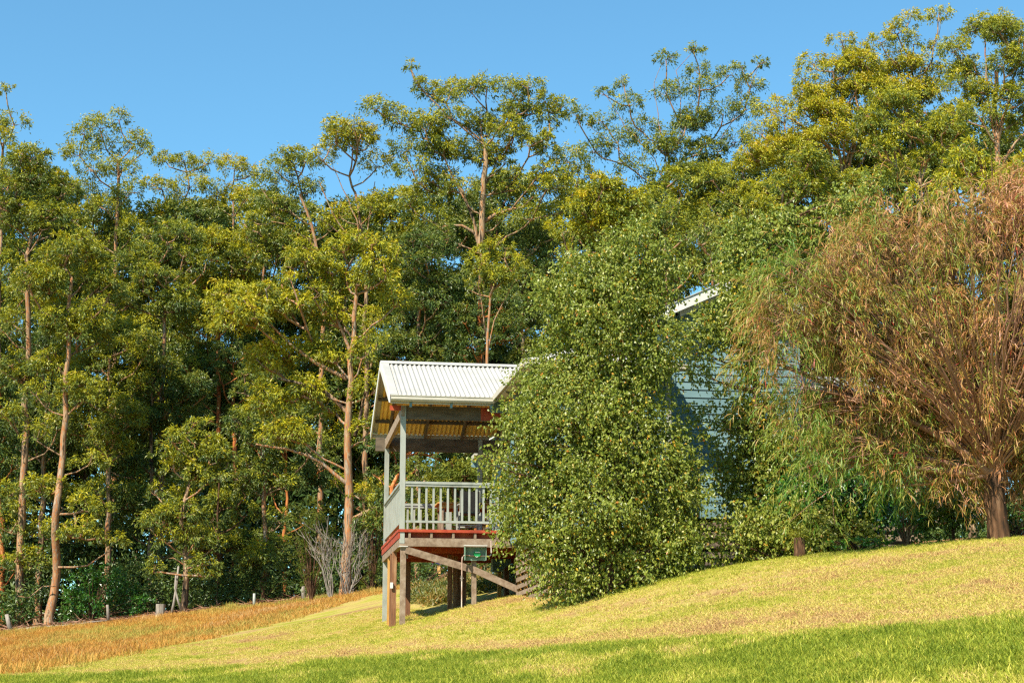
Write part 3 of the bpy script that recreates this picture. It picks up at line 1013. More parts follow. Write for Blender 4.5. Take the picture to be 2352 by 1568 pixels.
# little sign on a post far behind the deck
sg = empty('garden_sign', at(1008, 1336, 66) * np.array([1, 1, 0]) + np.array([0, 0, gz(at(1008, 1336, 66)[0], 66)]), 0)
tag(sg, 'small red and navy sign with white handwriting on a thin post', 'sign')
MB().box(-.06, .06, -.04, .04, -.1, .80).build('post', M['orange_wood'], sg)
bd = MB().box(-.36, .30, -.075, -.045, .80, 1.06).build('board', M['sign_navy'], sg)
MB().box(-.36, .02, -.082, -.0755, .88, 1.0).build('red_band', M['sign_red'], bd)
MB().box(-.36, .02, -.082, -.0755, 1.003, 1.05).build('yellow_band', M['sign_yellow'], bd)
def scribble(pts, r=.012):
    return MB().tube([(x, -.09, z) for x, z in pts], r, 5).build('lettering', M['white_paint'], bd)


def text_part(body, x, z, size):
    cu = bpy.data.curves.new('lettering', 'FONT'); cu.body = body; cu.size = size; cu.extrude = .004; cu.shear = .35
    cu.materials.append(M['white_paint'])
    tmp = bpy.data.objects.new('lettering', cu)
    me = bpy.data.meshes.new_from_object(tmp)
    o = link('lettering', me, bd); o.location = (x, -.088, z); o.rotation_euler = (pi / 2, 0, 0)


text_part('Views', -.32, .90, .17)
text_part('33', .10, .90, .19)

# ------------------------------------------------------------------ trees
def tubes_mesh(name, paths, material):
    """paths: list of (P, r, k)"""
    VV = []; FF = []; n = 0
    for P, r, k in paths:
        V, Fs = tube_np(np.asarray(P), np.asarray(r), k)
        VV.append(V); FF.append(Fs + n); n += len(V)
    return np_mesh(name, np.concatenate(VV), np.concatenate(FF), material, smooth=True)


def bezier(p0, p1, p2, m):
    t = np.linspace(0, 1, m + 1)[:, None]
    return (1 - t) ** 2 * p0 + 2 * t * (1 - t) * p1 + t * t * p2


def fill_blob(rng, c, rx, ry, rd, dome, density=1.0):
    """dome centres spread through an ellipsoid"""
    if max(rx, rd) <= dome * 1.35:
        return [(c, rx, max(ry * 1.15, rx * .62))]
    N = max(2, int(round(2.7 * density * (rx * ry) / (dome * dome * .62))))
    cand = rng.normal(size=(N * 10, 3)); cand = norm(cand) * (rng.random((N * 10, 1)) ** .45)
    cand = cand[cand[:, 2] > -.75]
    pick = [int(np.argmax(cand[:, 2]))]
    dist = np.full(len(cand), 9.0)
    for _ in range(N - 1):
        dist = np.minimum(dist, ((cand - cand[pick[-1]]) ** 2).sum(1))
        # prefer outer and upper places and the side of the light
        pick.append(int(np.argmax(dist * (1 + .35 * cand[:, 2] - .25 * cand[:, 1]))))
    out = []
    for i in pick:
        q = cand[i]
        s = dome * rng.uniform(.55, 1.2)
        out.append((c + q * np.array([max(rx - s * .6, .1), max(rd - s * .6, .1), max(ry * 1.25 - s * .5, .1)]), s, s * rng.uniform(.62, .84)))
    return out


LEAFK = 1.42


def dome_leaves(rng, c, R, Rz, n, nsub=None, llen=.2, lw=.05):
    """leaf tufts over a dome: centres, directions, tints"""
    ns = nsub or max(8, int(n / 24))
    th = rng.random(ns) * 2 * pi
    cz = rng.uniform(-.42, 1, ns)
    sr = np.sqrt(np.clip(1 - cz ** 2, 0, 1))
    rr = np.clip(1.04 - np.abs(rng.normal(0, .22, ns)) + (rng.random(ns) < .08) * .22, .2, 1.3)
    sub = np.stack([np.cos(th) * sr * rr, np.sin(th) * sr * rr, np.where(cz < 0, cz * .8, cz) * rr], 1)
    k = rng.integers(0, ns, n)
    hang = (rng.random(n) < .30) * rng.exponential(.20, n)          # sprays that hang below the tufts
    q = sub[k] + rng.normal(0, 1, (n, 3)) * rng.uniform(.08, .20, ns)[k][:, None]
    q[:, 2] -= hang
    P = c + q * np.array([R, R, Rz])
    outw = norm(q + np.array([0, 0, .1]))
    D = outw * .65 + rng.normal(0, .55, (n, 3)) + np.array([0, 0, -.45])
    tuft = rng.normal(0, .10, ns)[k]
    tint = .42 + tuft + rng.normal(0, .11, n) + .28 * np.clip(q[:, 2], -.5, 1)     # young yellow tips, and the sunlit look of crown tops put into the tint
    return P, D, tint


ALL_LEAVES = [0]


def gum(label, Y, r, trunk, blobs, seed, leaf='gum_leaf', bark='bark', dome=34, dens=1.0, group='gum trees of the forest edge', name='gum_tree', cat='tree', extra=(), leafscale=1.0, tintshift=0.0, twigs=True, skirt=0, thick=.86):
    """trunk: pixels base -> top, blobs: (cx, cy, rx, ry) crown ellipses in picture units at depth Y"""
    rng = np.random.default_rng(seed)
    r = r * thick
    k = Y / F_PX
    bx_, = [at(trunk[0][0], trunk[0][1], Y)[0]]
    zb = gz(bx_, Y)
    base = np.array([bx_, Y, zb])
    root = empty(name, base)
    tag(root, label, cat, group)
    TP = [np.array([bx_, Y, zb - .4])]
    for i, (px, py) in enumerate(trunk):
        p = at(px, py, Y)
        if i == 0 or p[2] < TP[-1][2] + .3:
            continue
        p[1] += rng.normal(0, .25)
        TP.append(p)
    TP = np.array(TP)
    # resample the trunk
    seg = np.linalg.norm(np.diff(TP, axis=0), axis=1); cum = np.concatenate([[0], np.cumsum(seg)])
    m = max(4, int(cum[-1] / 1.0)); s = np.linspace(0, cum[-1], m + 1)
    T = np.stack([np.interp(s, cum, TP[:, i]) for i in range(3)], 1)
    T[1:-1, :2] += rng.normal(0, .05, (m - 1, 2))
    nodes = [T[i] for i in range(len(T))]; parent = [-1] + list(range(len(T) - 1)); isT = [True] * len(T)
    # domes
    domes = []
    if skirt < 0:
        skirt = 0
    elif trunk[0][0] < 1000 and group == 'gum trees of the forest edge' and skirt == 0:
        skirt = 7
    yb = trunk[0][1]; yt = min(q_[1] for q_ in trunk)
    blobs = list(blobs)
    for i in range(skirt):      # side shoots lower down the stem
        f_ = rng.uniform(.20, .92)
        blobs.append((np.interp(yb + (yt - yb) * f_, [q_[1] for q_ in trunk[::-1]], [q_[0] for q_ in trunk[::-1]]) + rng.choice([-1, 1]) * rng.uniform(12, 78), yb + (yt - yb) * f_, rng.uniform(24, 46), rng.uniform(20, 34)))
    for b in blobs:
        cx, cy, rx, ry = b[:4]
        de = b[4] if len(b) > 4 else 1.0
        depth_off = b[5] if len(b) > 5 else 0.0
        c = at(cx, cy, Y)
        c[1] += depth_off + (rng.normal(0, 1) * min(rx * k * .5, 1.6) if len(b) < 6 else 0)
        rd = min(rx, 95) * k * .85
        domes += fill_blob(rng, c, rx * k, ry * k, rd, dome * k, de)
    axis = T[-1]
    order = np.argsort([np.linalg.norm(dc - axis) + .5 * abs(dc[0] - axis[0]) for dc, _, _ in domes])
    limbs = []
    for oi in order:
        dc, R, Rz = domes[oi]
        tgt = dc + np.array([0, 0, -.25 * Rz])
        N = np.array(nodes)
        dv = tgt - N
        hd = np.linalg.norm(dv[:, :2], axis=1)
        cost = np.linalg.norm(dv, axis=1) + 2.5 * np.clip(.55 * hd - dv[:, 2], 0, None) + np.where(np.arange(len(N)) < 0.3 * len(T), 3.0, 0)
        j = int(np.argmin(cost))
        p0 = N[j]
        L = np.linalg.norm(tgt - p0)
        if L < .25:
            continue
        ctrl = p0 + (tgt - p0) * np.array([.62, .62, .30]) + rng.normal(0, .09 * L, 3)
        mm_ = max(2, int(L / .55))
        P = bezier(p0, ctrl, tgt, mm_)
        if mm_ > 2:
            P[1:-1] += rng.normal(0, .022 * L, (mm_ - 1, 3)) * .7
        ids = [j]
        for q in P[1:]:
            nodes.append(q); parent.append(ids[-1]); isT.append(False); ids.append(len(nodes) - 1)
        limbs.append(ids)
    cnt = np.ones(len(nodes))
    for i in range(len(nodes) - 1, 0, -1):
        if parent[i] >= 0:
            cnt[parent[i]] += cnt[i] * .35 if isT[parent[i]] else cnt[i] * .55
    rad = np.clip(.034 * cnt ** .46, .03, None)
    rad = np.minimum(rad, r * .62)
    rT = r * (1 - .62 * (s / s[-1]) ** 1.1)
    rT[0] *= 1.25; rT[1] *= 1.08
    N = np.array(nodes)
    off = base
    trunk_me = tubes_mesh('trunk', [(T - off, rT, 10)], M[bark])
    link('trunk', trunk_me, root)
    paths = []
    for ids in limbs:
        rr = rad[ids].copy()
        rr[0] = min(rad[ids[1]] * 1.15, (rT[ids[0]] if isT[ids[0]] else rad[ids[0]]))
        rr = np.minimum.accumulate(rr)
        paths.append((N[ids] - off, rr, 5))
    for P, rr in extra:      # limbs drawn by hand
        Q = np.array([at(a, b, Y) + np.array([0, -.4 * i / len(P), 0]) for i, (a, b) in enumerate(P)])
        cum2 = np.concatenate([[0], np.cumsum(np.linalg.norm(np.diff(Q, axis=0), axis=1))])
        ss = np.linspace(0, cum2[-1], max(4, int(cum2[-1] / .6)))
        Q = np.stack([np.interp(ss, cum2, Q[:, i]) for i in range(3)], 1)
        Q[1:-1] += rng.normal(0, .04, (len(Q) - 2, 3))
        link('limb', tubes_mesh('limb', [(Q - off, np.linspace(rr, rr * .45, len(Q)), 6)], M[bark]), root)
    if twigs:
        for dc, R, Rz in domes:
            b0 = dc + np.array([0, 0, -.25 * Rz])
            for _ in range(4):
                a = rng.random() * 2 * pi; q = rng.uniform(.4, .85)
                e = dc + np.array([cos(a) * R * q, sin(a) * R * q, Rz * rng.uniform(-.1, .6)])
                c_ = b0 + (e - b0) * np.array([.6, .6, .2])
                paths.append((bezier(b0, c_, e, 3) - off, np.array([.026, .02, .014, .009]), 3))
    if paths:
        link('branches', tubes_mesh('branches', paths, M[bark]), root)['kind'] = 'stuff'
    Ls = []
    for dc, R, Rz in domes:
        n = int(330 * dens * LEAFK * (R / .8) ** 2)
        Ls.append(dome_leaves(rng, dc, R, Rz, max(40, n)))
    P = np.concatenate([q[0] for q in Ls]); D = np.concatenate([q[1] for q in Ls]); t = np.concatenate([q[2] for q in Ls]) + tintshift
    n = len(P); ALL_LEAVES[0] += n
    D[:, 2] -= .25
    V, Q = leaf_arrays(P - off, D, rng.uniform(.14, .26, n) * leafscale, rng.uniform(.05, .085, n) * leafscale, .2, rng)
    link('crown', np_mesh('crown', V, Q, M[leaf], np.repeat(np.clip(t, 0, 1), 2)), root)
    return root


# --- left of the deck
gum('far left gum whose thin topknot pokes above the left picture edge skyline', 100, .22, [(-10, 1430), (-6, 900), (0, 500), (6, 330)],
    [(14, 207, 20, 12), (28, 276, 34, 22), (14, 335, 34, 26), (-20, 300, 40, 30), (-30, 420, 50, 40), (10, 400, 45, 36)], 1)
gum('big gum at the far left, dense olive crown, trunk left of the pale leaning one', 90, .27, [(42, 1440), (48, 1250), (58, 1050), (66, 800), (70, 600), (72, 480)],
    [(62, 395, 66, 56), (130, 440, 50, 45), (30, 480, 55, 60), (110, 520, 60, 45), (40, 610, 50, 45), (20, 760, 45, 40), (50, 850, 50, 36), (30, 960, 40, 30), (60, 1290, 55, 26), (20, 1215, 42, 26), (15, 1130, 40, 28)], 2, tintshift=.04)
gum('pale leaning trunked gum at paddock edge with one low leafy branch reaching right', 87, .26, [(112, 1440), (126, 1300), (134, 1180), (142, 1050), (152, 900), (160, 760), (166, 640)],
    [(160, 580, 80, 45), (95, 660, 60, 45), (215, 650, 60, 40), (130, 730, 60, 40), (200, 760, 50, 36), (110, 830, 50, 36), (180, 900, 50, 36), (205, 1225, 52, 26), (258, 1240, 36, 20), (225, 1175, 36, 22), (170, 1130, 40, 28), (110, 1120, 46, 28), (200, 1060, 40, 28)], 3,
    extra=[([(134, 1302), (165, 1304), (205, 1297), (235, 1280), (262, 1262)], .06), ([(128, 1345), (100, 1342), (85, 1356), (60, 1375), (40, 1368)], .04)])
gum('shaded grey trunk between the two pale left hand gums', 97, .26, [(88, 1400), (96, 1200), (103, 1050), (108, 900)],
    [(110, 900, 70, 55), (60, 1010, 55, 40), (150, 1000, 50, 40), (105, 800, 60, 50)], 4, leaf='gum_leaf_dark')
gum('gum at the extreme left edge with a short red stem in shade', 93, .2, [(8, 1420), (8, 1250), (4, 1120), (-4, 980)], [(0, 1000, 50, 40), (-30, 900, 60, 50), (25, 1080, 30, 26)], 5, leaf='gum_leaf_dark', bark='bark_red')
gum('small round headed gum with bare straight stem right of the grey stump', 86, .20, [(419, 1402), (424, 1300), (421, 1240), (418, 1180), (432, 1110), (445, 1060)],
    [(452, 992, 50, 34), (405, 1015, 40, 30), (492, 1040, 42, 30), (425, 1065, 46, 30), (375, 1050, 34, 26), (470, 1100, 42, 28), (420, 1185, 56, 36), (385, 1240, 40, 28), (450, 1235, 36, 26), (520, 1060, 26, 22)], 6, dome=30,
    extra=[([(421, 1296), (404, 1280), (386, 1283)], .04), ([(424, 1306), (440, 1302), (450, 1296)], .04), ([(418, 1325), (400, 1312), (372, 1316)], .035)])
gum('huge pale trunked gum left of the deck with long crooked limbs reaching left', 78, .29, [(790, 1375), (799, 1250), (803, 1100), (804, 980), (808, 860), (816, 760), (820, 680)],
    [(660, 690, 95, 50), (560, 745, 80, 46), (760, 640, 70, 45), (850, 640, 60, 40), (820, 565, 70, 36), (700, 600, 55, 40), (905, 690, 46, 36), (620, 820, 70, 40), (880, 590, 46, 34), (520, 690, 50, 36), (720, 800, 50, 34), (850, 900, 42, 40), (700, 900, 56, 34), (620, 930, 50, 34), (860, 790, 40, 40), (760, 720, 50, 36), (660, 1000, 50, 30)], 7, dome=36,
    extra=[([(797, 870), (760, 852), (715, 830), (665, 790), (620, 745)], .11), ([(800, 950), (780, 925), (740, 895), (690, 882), (640, 872)], .12),
           ([(796, 1110), (765, 1080), (720, 1048), (660, 1030), (590, 1022)], .10), ([(806, 1195), (835, 1182), (862, 1170), (884, 1162)], .13), ([(812, 830), (790, 770), (770, 720), (740, 690)], .10), ([(816, 1000), (838, 900), (860, 820)], .09)])
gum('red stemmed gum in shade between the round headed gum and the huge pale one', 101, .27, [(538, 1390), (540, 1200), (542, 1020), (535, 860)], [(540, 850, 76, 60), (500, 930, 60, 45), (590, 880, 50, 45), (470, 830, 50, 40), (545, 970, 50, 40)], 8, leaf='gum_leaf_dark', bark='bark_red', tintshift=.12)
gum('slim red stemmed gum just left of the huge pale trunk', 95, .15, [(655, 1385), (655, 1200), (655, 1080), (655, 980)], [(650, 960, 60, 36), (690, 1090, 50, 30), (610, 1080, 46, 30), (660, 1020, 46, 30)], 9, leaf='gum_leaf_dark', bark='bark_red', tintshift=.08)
gum('thin dark stemmed sapling with low spreading leaves right of the round headed gum', 90, .10, [(501, 1395), (503, 1300), (503, 1150), (506, 1090)], [(505, 1150, 40, 24), (470, 1250, 50, 24), (540, 1250, 40, 26), (560, 1180, 36, 26), (600, 1290, 44, 30), (640, 1250, 36, 24)], 10, bark='bark_dark', dome=28)
gum('mid forest gum with broad domed crown right of the big left gum', 97, .25, [(370, 1400), (372, 1000), (374, 800), (376, 650)],
    [(380, 545, 78, 44), (320, 600, 56, 40), (440, 600, 56, 40), (360, 660, 60, 42), (290, 690, 50, 40), (410, 700, 50, 40)], 11)
gum('tall gum with tiered pointed top, highest on the left skyline', 104, .26, [(262, 1400), (262, 900), (264, 600), (266, 454), (270, 370)],
    [(274, 272, 26, 22), (228, 288, 42, 24), (306, 322, 38, 25), (200, 312, 32, 24), (242, 334, 34, 26), (280, 386, 42, 26), (186, 356, 40, 24), (330, 348, 24, 20), (226, 400, 40, 28), (300, 440, 40, 26), (190, 440, 44, 30), (250, 480, 44, 30), (170, 500, 44, 32)], 12)
gum('flat topped gum on the skyline right of the pointed tiered one', 109, .22, [(440, 1390), (446, 900), (450, 640), (440, 500)],
    [(383, 370, 32, 17), (426, 372, 32, 17), (474, 372, 36, 20), (440, 432, 44, 26), (374, 432, 34, 24), (496, 428, 30, 22), (420, 486, 50, 28), (480, 490, 40, 26), (350, 420, 24, 18)], 13, tintshift=.06)
gum('small yellowish crowned gum in the skyline dip', 110, .2, [(530, 1390), (530, 900), (534, 600), (538, 470)], [(540, 384, 40, 20), (574, 390, 34, 18), (530, 446, 28, 20), (500, 470, 34, 24), (560, 470, 34, 24)], 14, tintshift=.08)
gum('gum with spreading forked limbs under the lowest skyline notch', 100, .25, [(735, 1370), (738, 900), (745, 640), (715, 520), (690, 450)],
    [(678, 366, 46, 28), (640, 392, 40, 28), (604, 430, 38, 30), (632, 480, 48, 32), (590, 530, 50, 34), (690, 430, 36, 26), (650, 560, 56, 36), (560, 600, 50, 34), (720, 420, 30, 24)], 15,
    extra=[([(745, 590), (700, 545), (655, 520), (625, 512)], .08), ([(742, 640), (690, 600), (640, 590)], .07)])
gum('gum with smooth umbrella dome and bare slender stems on the skyline', 98, .24, [(840, 1370), (842, 900), (838, 640), (830, 540), (815, 440)],
    [(806, 332, 82, 34), (745, 372, 32, 24), (866, 372, 42, 28), (780, 490, 40, 26), (860, 480, 44, 28), (740, 500, 30, 22)], 16,
    extra=[([(832, 560), (815, 500), (790, 440), (765, 385)], .05), ([(835, 580), (850, 500), (862, 420)], .05), ([(838, 600), (800, 540), (755, 480), (735, 420)], .05)])
gum('tallest central gum with wide irregular crown and orange forking limbs, behind the deck roof', 95, .42, [(1104, 1380), (1105, 1000), (1105, 760), (1106, 560), (1112, 440), (1116, 340)],
    [(943, 157, 20, 13), (968, 198, 30, 18), (990, 212, 30, 20), (1037, 193, 34, 20), (1025, 236, 36, 24), (1080, 212, 34, 20), (1118, 198, 38, 20), (1172, 198, 42, 20), (1212, 206, 38, 22), (1255, 236, 30, 18), (1292, 240, 32, 18),
     (1192, 248, 50, 28), (1262, 268, 44, 30), (1112, 278, 50, 30), (1170, 310, 50, 32), (865, 254, 42, 18), (905, 256, 28, 18), (930, 284, 42, 24), (980, 300, 50, 30), (930, 340, 40, 28), (1010, 345, 50, 32), (1060, 340, 44, 30),
     (1245, 350, 56, 34), (1310, 364, 46, 32), (1330, 400, 36, 30), (1132, 360, 52, 32), (1180, 420, 54, 34), (1000, 420, 52, 32), (1060, 440, 46, 30), (1260, 430, 56, 38), (950, 390, 44, 30), (940, 460, 40, 30), (1000, 500, 46, 32), (1220, 500, 44, 34), (1290, 480, 44, 32), (1150, 500, 34, 22), (1040, 280, 40, 26)], 17, dome=36, dens=1.05,
    extra=[([(1104, 560), (1080, 520), (1030, 520), (1000, 528)], .12), ([(1110, 510), (1150, 490), (1195, 478), (1225, 455)], .13), ([(1102, 570), (1085, 500), (1060, 440), (1020, 400)], .12), ([(1116, 420), (1150, 350), (1172, 330), (1185, 290)], .09), ([(1112, 330), (1060, 285), (1010, 250), (965, 205), (945, 165)], .06)])
gum('small gum with neat round head on slim stems in front of the tallest central gum', 86, .16, [(1118, 1380), (1116, 1000), (1118, 830), (1124, 720), (1130, 640)],
    [(1136, 585, 62, 34), (1100, 615, 36, 28), (1176, 620, 36, 28), (1140, 640, 50, 24), (1080, 660, 26, 20)], 18, dome=32,
    extra=[([(1118, 830), (1135, 740), (1160, 690), (1180, 650)], .045), ([(1120, 800), (1110, 720), (1098, 650)], .045)])
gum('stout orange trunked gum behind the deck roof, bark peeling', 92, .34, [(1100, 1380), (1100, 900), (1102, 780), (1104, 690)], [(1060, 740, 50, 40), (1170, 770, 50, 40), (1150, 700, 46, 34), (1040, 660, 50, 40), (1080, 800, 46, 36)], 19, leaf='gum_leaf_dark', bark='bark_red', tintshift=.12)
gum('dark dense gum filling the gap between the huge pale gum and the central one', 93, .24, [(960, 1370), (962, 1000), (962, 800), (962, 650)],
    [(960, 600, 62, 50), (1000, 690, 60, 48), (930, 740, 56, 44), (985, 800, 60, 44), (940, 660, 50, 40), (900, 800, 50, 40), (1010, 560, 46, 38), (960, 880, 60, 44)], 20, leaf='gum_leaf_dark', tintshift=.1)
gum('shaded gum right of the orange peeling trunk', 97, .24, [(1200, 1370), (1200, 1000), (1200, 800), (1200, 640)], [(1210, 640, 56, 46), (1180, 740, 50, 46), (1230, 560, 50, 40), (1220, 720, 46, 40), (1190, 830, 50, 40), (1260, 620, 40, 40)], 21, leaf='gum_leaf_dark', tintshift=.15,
    extra=[([(1200, 600), (1225, 580), (1245, 560), (1270, 552)], .10)])
gum('orange limbed gum in the middle of the left forest, dark olive crown', 101, .24, [(505, 1390), (505, 900), (500, 720), (495, 620)],
    [(495, 570, 62, 44), (555, 570, 44, 34), (470, 660, 56, 44), (555, 660, 56, 44), (520, 740, 56, 40), (440, 740, 46, 36)], 22, bark='bark_red')
gum('leafy gum low in the left forest with a dark shaded stem', 93, .22, [(245, 1400), (248, 1150), (250, 950), (252, 820)],
    [(205, 830, 56, 44), (262, 770, 56, 44), (320, 800, 50, 44), (280, 880, 56, 44), (220, 920, 50, 36), (160, 980, 46, 34), (300, 960, 46, 36), (250, 1010, 46, 34)], 23)
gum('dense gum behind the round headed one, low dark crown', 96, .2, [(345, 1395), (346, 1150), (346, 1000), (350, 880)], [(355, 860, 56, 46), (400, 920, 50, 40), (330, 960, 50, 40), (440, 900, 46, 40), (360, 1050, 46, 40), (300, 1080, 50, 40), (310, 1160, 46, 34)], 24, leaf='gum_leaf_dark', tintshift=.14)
gum('leafy gum filling the middle ground under the limbs of the huge pale gum', 90, .2, [(605, 1382), (606, 1200), (606, 1060), (606, 930)], [(590, 880, 56, 40), (560, 980, 46, 36), (690, 960, 46, 36), (600, 1020, 44, 34), (720, 1020, 40, 30), (740, 930, 40, 34), (570, 1090, 46, 34)], 25, tintshift=-.05)
gum('gum with crooked red stems behind the left deck posts', 76, .16, [(893, 1370), (896, 1250), (902, 1120), (935, 1050), (965, 1005), (990, 960)],
    [(980, 950, 50, 36), (930, 985, 34, 24), (1030, 1000, 44, 32), (1060, 1060, 46, 34), (990, 1040, 36, 28), (1100, 1020, 46, 36), (880, 980, 34, 30), (870, 1090, 30, 26)], 26, bark='bark_red', dome=30, leaf='gum_leaf_dark', tintshift=.12,
    extra=[([(902, 1130), (912, 1060), (910, 1000), (908, 940)], .08)])
gum('low leafy tree seen through the deck railing', 72, .14, [(1060, 1350), (1062, 1250), (1066, 1150), (1070, 1080)], [(1060, 1100, 54, 36), (1000, 1130, 44, 32), (1120, 1120, 50, 36), (960, 1090, 40, 30), (1050, 1180, 60, 34), (970, 1190, 46, 30), (1140, 1190, 46, 34)], 27, leaf='sheoak_leaf', bark='bark_dark', dome=30, name='sheoak_tree')
# --- right of the centre, behind the cottage
gum('bright green billowing gum just left above the big leafy birch like tree', 80, .24, [(1395, 1300), (1395, 900), (1392, 640), (1392, 540)],
    [(1395, 445, 52, 32), (1345, 480, 48, 34), (1450, 470, 46, 34), (1395, 510, 66, 40), (1330, 540, 44, 36), (1310, 600, 40, 36), (1450, 540, 40, 34), (1290, 540, 30, 26)], 28, tintshift=.0, dens=1.2)
gum('bluish gum rising behind the top of the big leafy birch like tree', 84, .24, [(1530, 1300), (1530, 900), (1530, 640), (1528, 540)], [(1515, 460, 44, 36), (1545, 500, 40, 34), (1500, 520, 46, 34), (1565, 550, 36, 34), (1600, 590, 44, 40), (1620, 520, 36, 32)], 29, tintshift=-.12)
gum('airy gum with several knobbly tufts on bare stems, centre right skyline', 105, .25, [(1545, 1250), (1542, 900), (1540, 600), (1535, 420), (1530, 330)],
    [(1528, 140, 30, 13), (1590, 121, 26, 12), (1606, 172, 32, 20), (1670, 182, 36, 16), (1703, 153, 10, 5), (1745, 148, 22, 12), (1724, 195, 34, 20), (1604, 212, 44, 24), (1532, 212, 40, 22), (1434, 188, 22, 16), (1388, 212, 24, 12), (1325, 272, 32, 16), (1384, 276, 34, 18), (1446, 240, 38, 22),
     (1480, 290, 44, 28), (1590, 280, 50, 28), (1660, 260, 44, 26), (1710, 250, 36, 26), (1420, 320, 44, 28), (1530, 340, 50, 30), (1620, 340, 50, 30), (1370, 340, 40, 26), (1690, 320, 40, 28), (1560, 400, 50, 32), (1460, 380, 44, 30), (1640, 410, 50, 32)], 30, dens=.9, tintshift=-.02,
    extra=[([(1536, 400), (1510, 260), (1500, 200), (1520, 150)], .035), ([(1570, 330), (1560, 220), (1555, 160), (1585, 130)], .035), ([(1650, 330), (1705, 240), (1725, 190), (1742, 155)], .03), ([(1702, 230), (1706, 190), (1703, 156)], .015), ([(1540, 450), (1500, 360), (1440, 300), (1390, 220)], .04), ([(1460, 380), (1390, 320), (1345, 285)], .035)])
gum('broad yellow green gum with a fan of pale limbs, right of centre skyline', 100, .32, [(1945, 1200), (1945, 700), (1942, 470), (1940, 400)],
    [(1868, 138, 38, 18), (1932, 98, 30, 16), (1950, 130, 34, 18), (1848, 182, 30, 20), (1858, 222, 56, 24), (1772, 240, 40, 22), (1912, 160, 44, 22), (1970, 150, 46, 26), (1930, 205, 50, 26), (1985, 205, 50, 28), (1800, 280, 44, 26), (1750, 300, 44, 26), (1880, 270, 60, 30), (1950, 260, 60, 30), (2020, 240, 50, 28), (1830, 330, 56, 32), (1900, 330, 56, 32), (1770, 360, 46, 30), (1720, 380, 46, 32), (1970, 320, 50, 28)], 31, tintshift=.12,
    extra=[([(1940, 430), (1900, 340), (1860, 300), (1800, 270)], .11), ([(1942, 420), (1920, 330), (1890, 250), (1865, 200)], .11), ([(1944, 410), (1960, 330), (1970, 250), (1960, 180)], .11), ([(1945, 430), (2000, 340), (2030, 270)], .10), ([(1942, 450), (1880, 400), (1820, 385)], .09)])
gum('gum with a lone tuft held high on a bare stem, upper right', 103, .26, [(2090, 1200), (2090, 700), (2092, 400), (2090, 260), (2100, 180)],
    [(2154, 34, 32, 15), (2082, 58, 36, 16), (2056, 82, 34, 18), (2016, 104, 34, 18), (1976, 116, 34, 20), (2100, 96, 26, 18), (2075, 150, 50, 26), (2020, 160, 46, 26), (2130, 150, 40, 24), (2140, 110, 22, 16), (2060, 210, 56, 30), (2120, 210, 50, 30), (2170, 170, 40, 26), (2000, 210, 40, 28)], 32, tintshift=.12,
    extra=[([(2100, 200), (2135, 120), (2160, 80), (2156, 45)], .035)])
gum('rounded gum with pale limbs above the willow, mid right', 92, .28, [(2105, 1200), (2108, 700), (2112, 460), (2114, 390)],
    [(2046, 236, 60, 26), (2120, 268, 56, 28), (2000, 290, 50, 30), (2080, 310, 60, 34), (2170, 310, 50, 32), (2140, 360, 50, 30), (2020, 350, 50, 32), (2060, 400, 40, 30), (2190, 270, 36, 24), (2180, 420, 40, 30)], 33, tintshift=.14,
    extra=[([(2112, 430), (2070, 360), (2040, 300)], .09), ([(2114, 420), (2140, 340), (2150, 290)], .09)])
gum('tall dark topped gum at the upper right corner with many bare stems', 98, .36, [(2292, 1200), (2291, 600), (2290, 360), (2292, 240), (2290, 160)],
    [(2256, 56, 48, 20), (2315, 58, 44, 20), (2352, 72, 40, 24), (2204, 92, 34, 20), (2190, 118, 36, 22), (2290, 88, 50, 26), (2350, 110, 44, 26), (2240, 150, 46, 26), (2310, 160, 50, 28), (2370, 180, 50, 34), (2200, 190, 40, 26), (2250, 215, 48, 28), (2320, 230, 50, 28), (2200, 250, 40, 26), (2370, 270, 50, 34), (2280, 270, 40, 26), (2240, 270, 44, 28), (2340, 310, 40, 28)], 34,
    extra=[([(2290, 340), (2270, 240), (2262, 150), (2256, 80)], .08), ([(2292, 330), (2320, 220), (2335, 140), (2340, 90)], .09), ([(2293, 400), (2330, 330), (2370, 290)], .1)])
gum('wide olive gum behind the second leafy tree, right of the white roof edge', 88, .26, [(1735, 1280), (1735, 900), (1738, 620), (1740, 520)],
    [(1760, 430, 66, 36), (1700, 450, 50, 38), (1820, 440, 60, 38), (1650, 470, 44, 36), (1740, 510, 60, 40), (1820, 520, 50, 38), (1680, 540, 46, 40), (1880, 410, 50, 34), (1900, 480, 46, 36), (1640, 400, 40, 28), (1850, 380, 46, 30), (1960, 420, 46, 32)], 35, tintshift=.06)
gum('compact bright yellow green gum head just above the reddish willow', 66, .18, [(2232, 1200), (2232, 800), (2232, 520), (2230, 420)], [(2232, 345, 42, 26), (2205, 370, 34, 26), (2262, 375, 32, 26), (2225, 400, 48, 30), (2185, 420, 40, 28), (2255, 430, 40, 30), (2160, 450, 34, 28), (2120, 440, 36, 28), (2300, 430, 46, 36), (2350, 400, 46, 40)], 36, tintshift=.16, dome=30, dens=1.2)
gum('brownish sparse gum in the gap between the two leafy garden trees', 70, .16, [(1640, 1250), (1640, 900), (1636, 720), (1634, 640)], [(1632, 580, 40, 34), (1600, 630, 34, 30), (1650, 640, 36, 30), (1610, 560, 34, 30), (1630, 520, 34, 28)], 37, leaf='gum_leaf_dark', tintshift=.3, dome=30)

rngF = np.random.default_rng(5150)


def copy_thing(root, p, rz, sc):
    c = root.copy(); COL.objects.link(c)
    c.location = Vector(p); c.rotation_euler = (0, 0, rz); c.scale = (sc, sc, sc)
    for ch in list(root.children):
        d = ch.copy(); COL.objects.link(d); d.parent = c
    return c


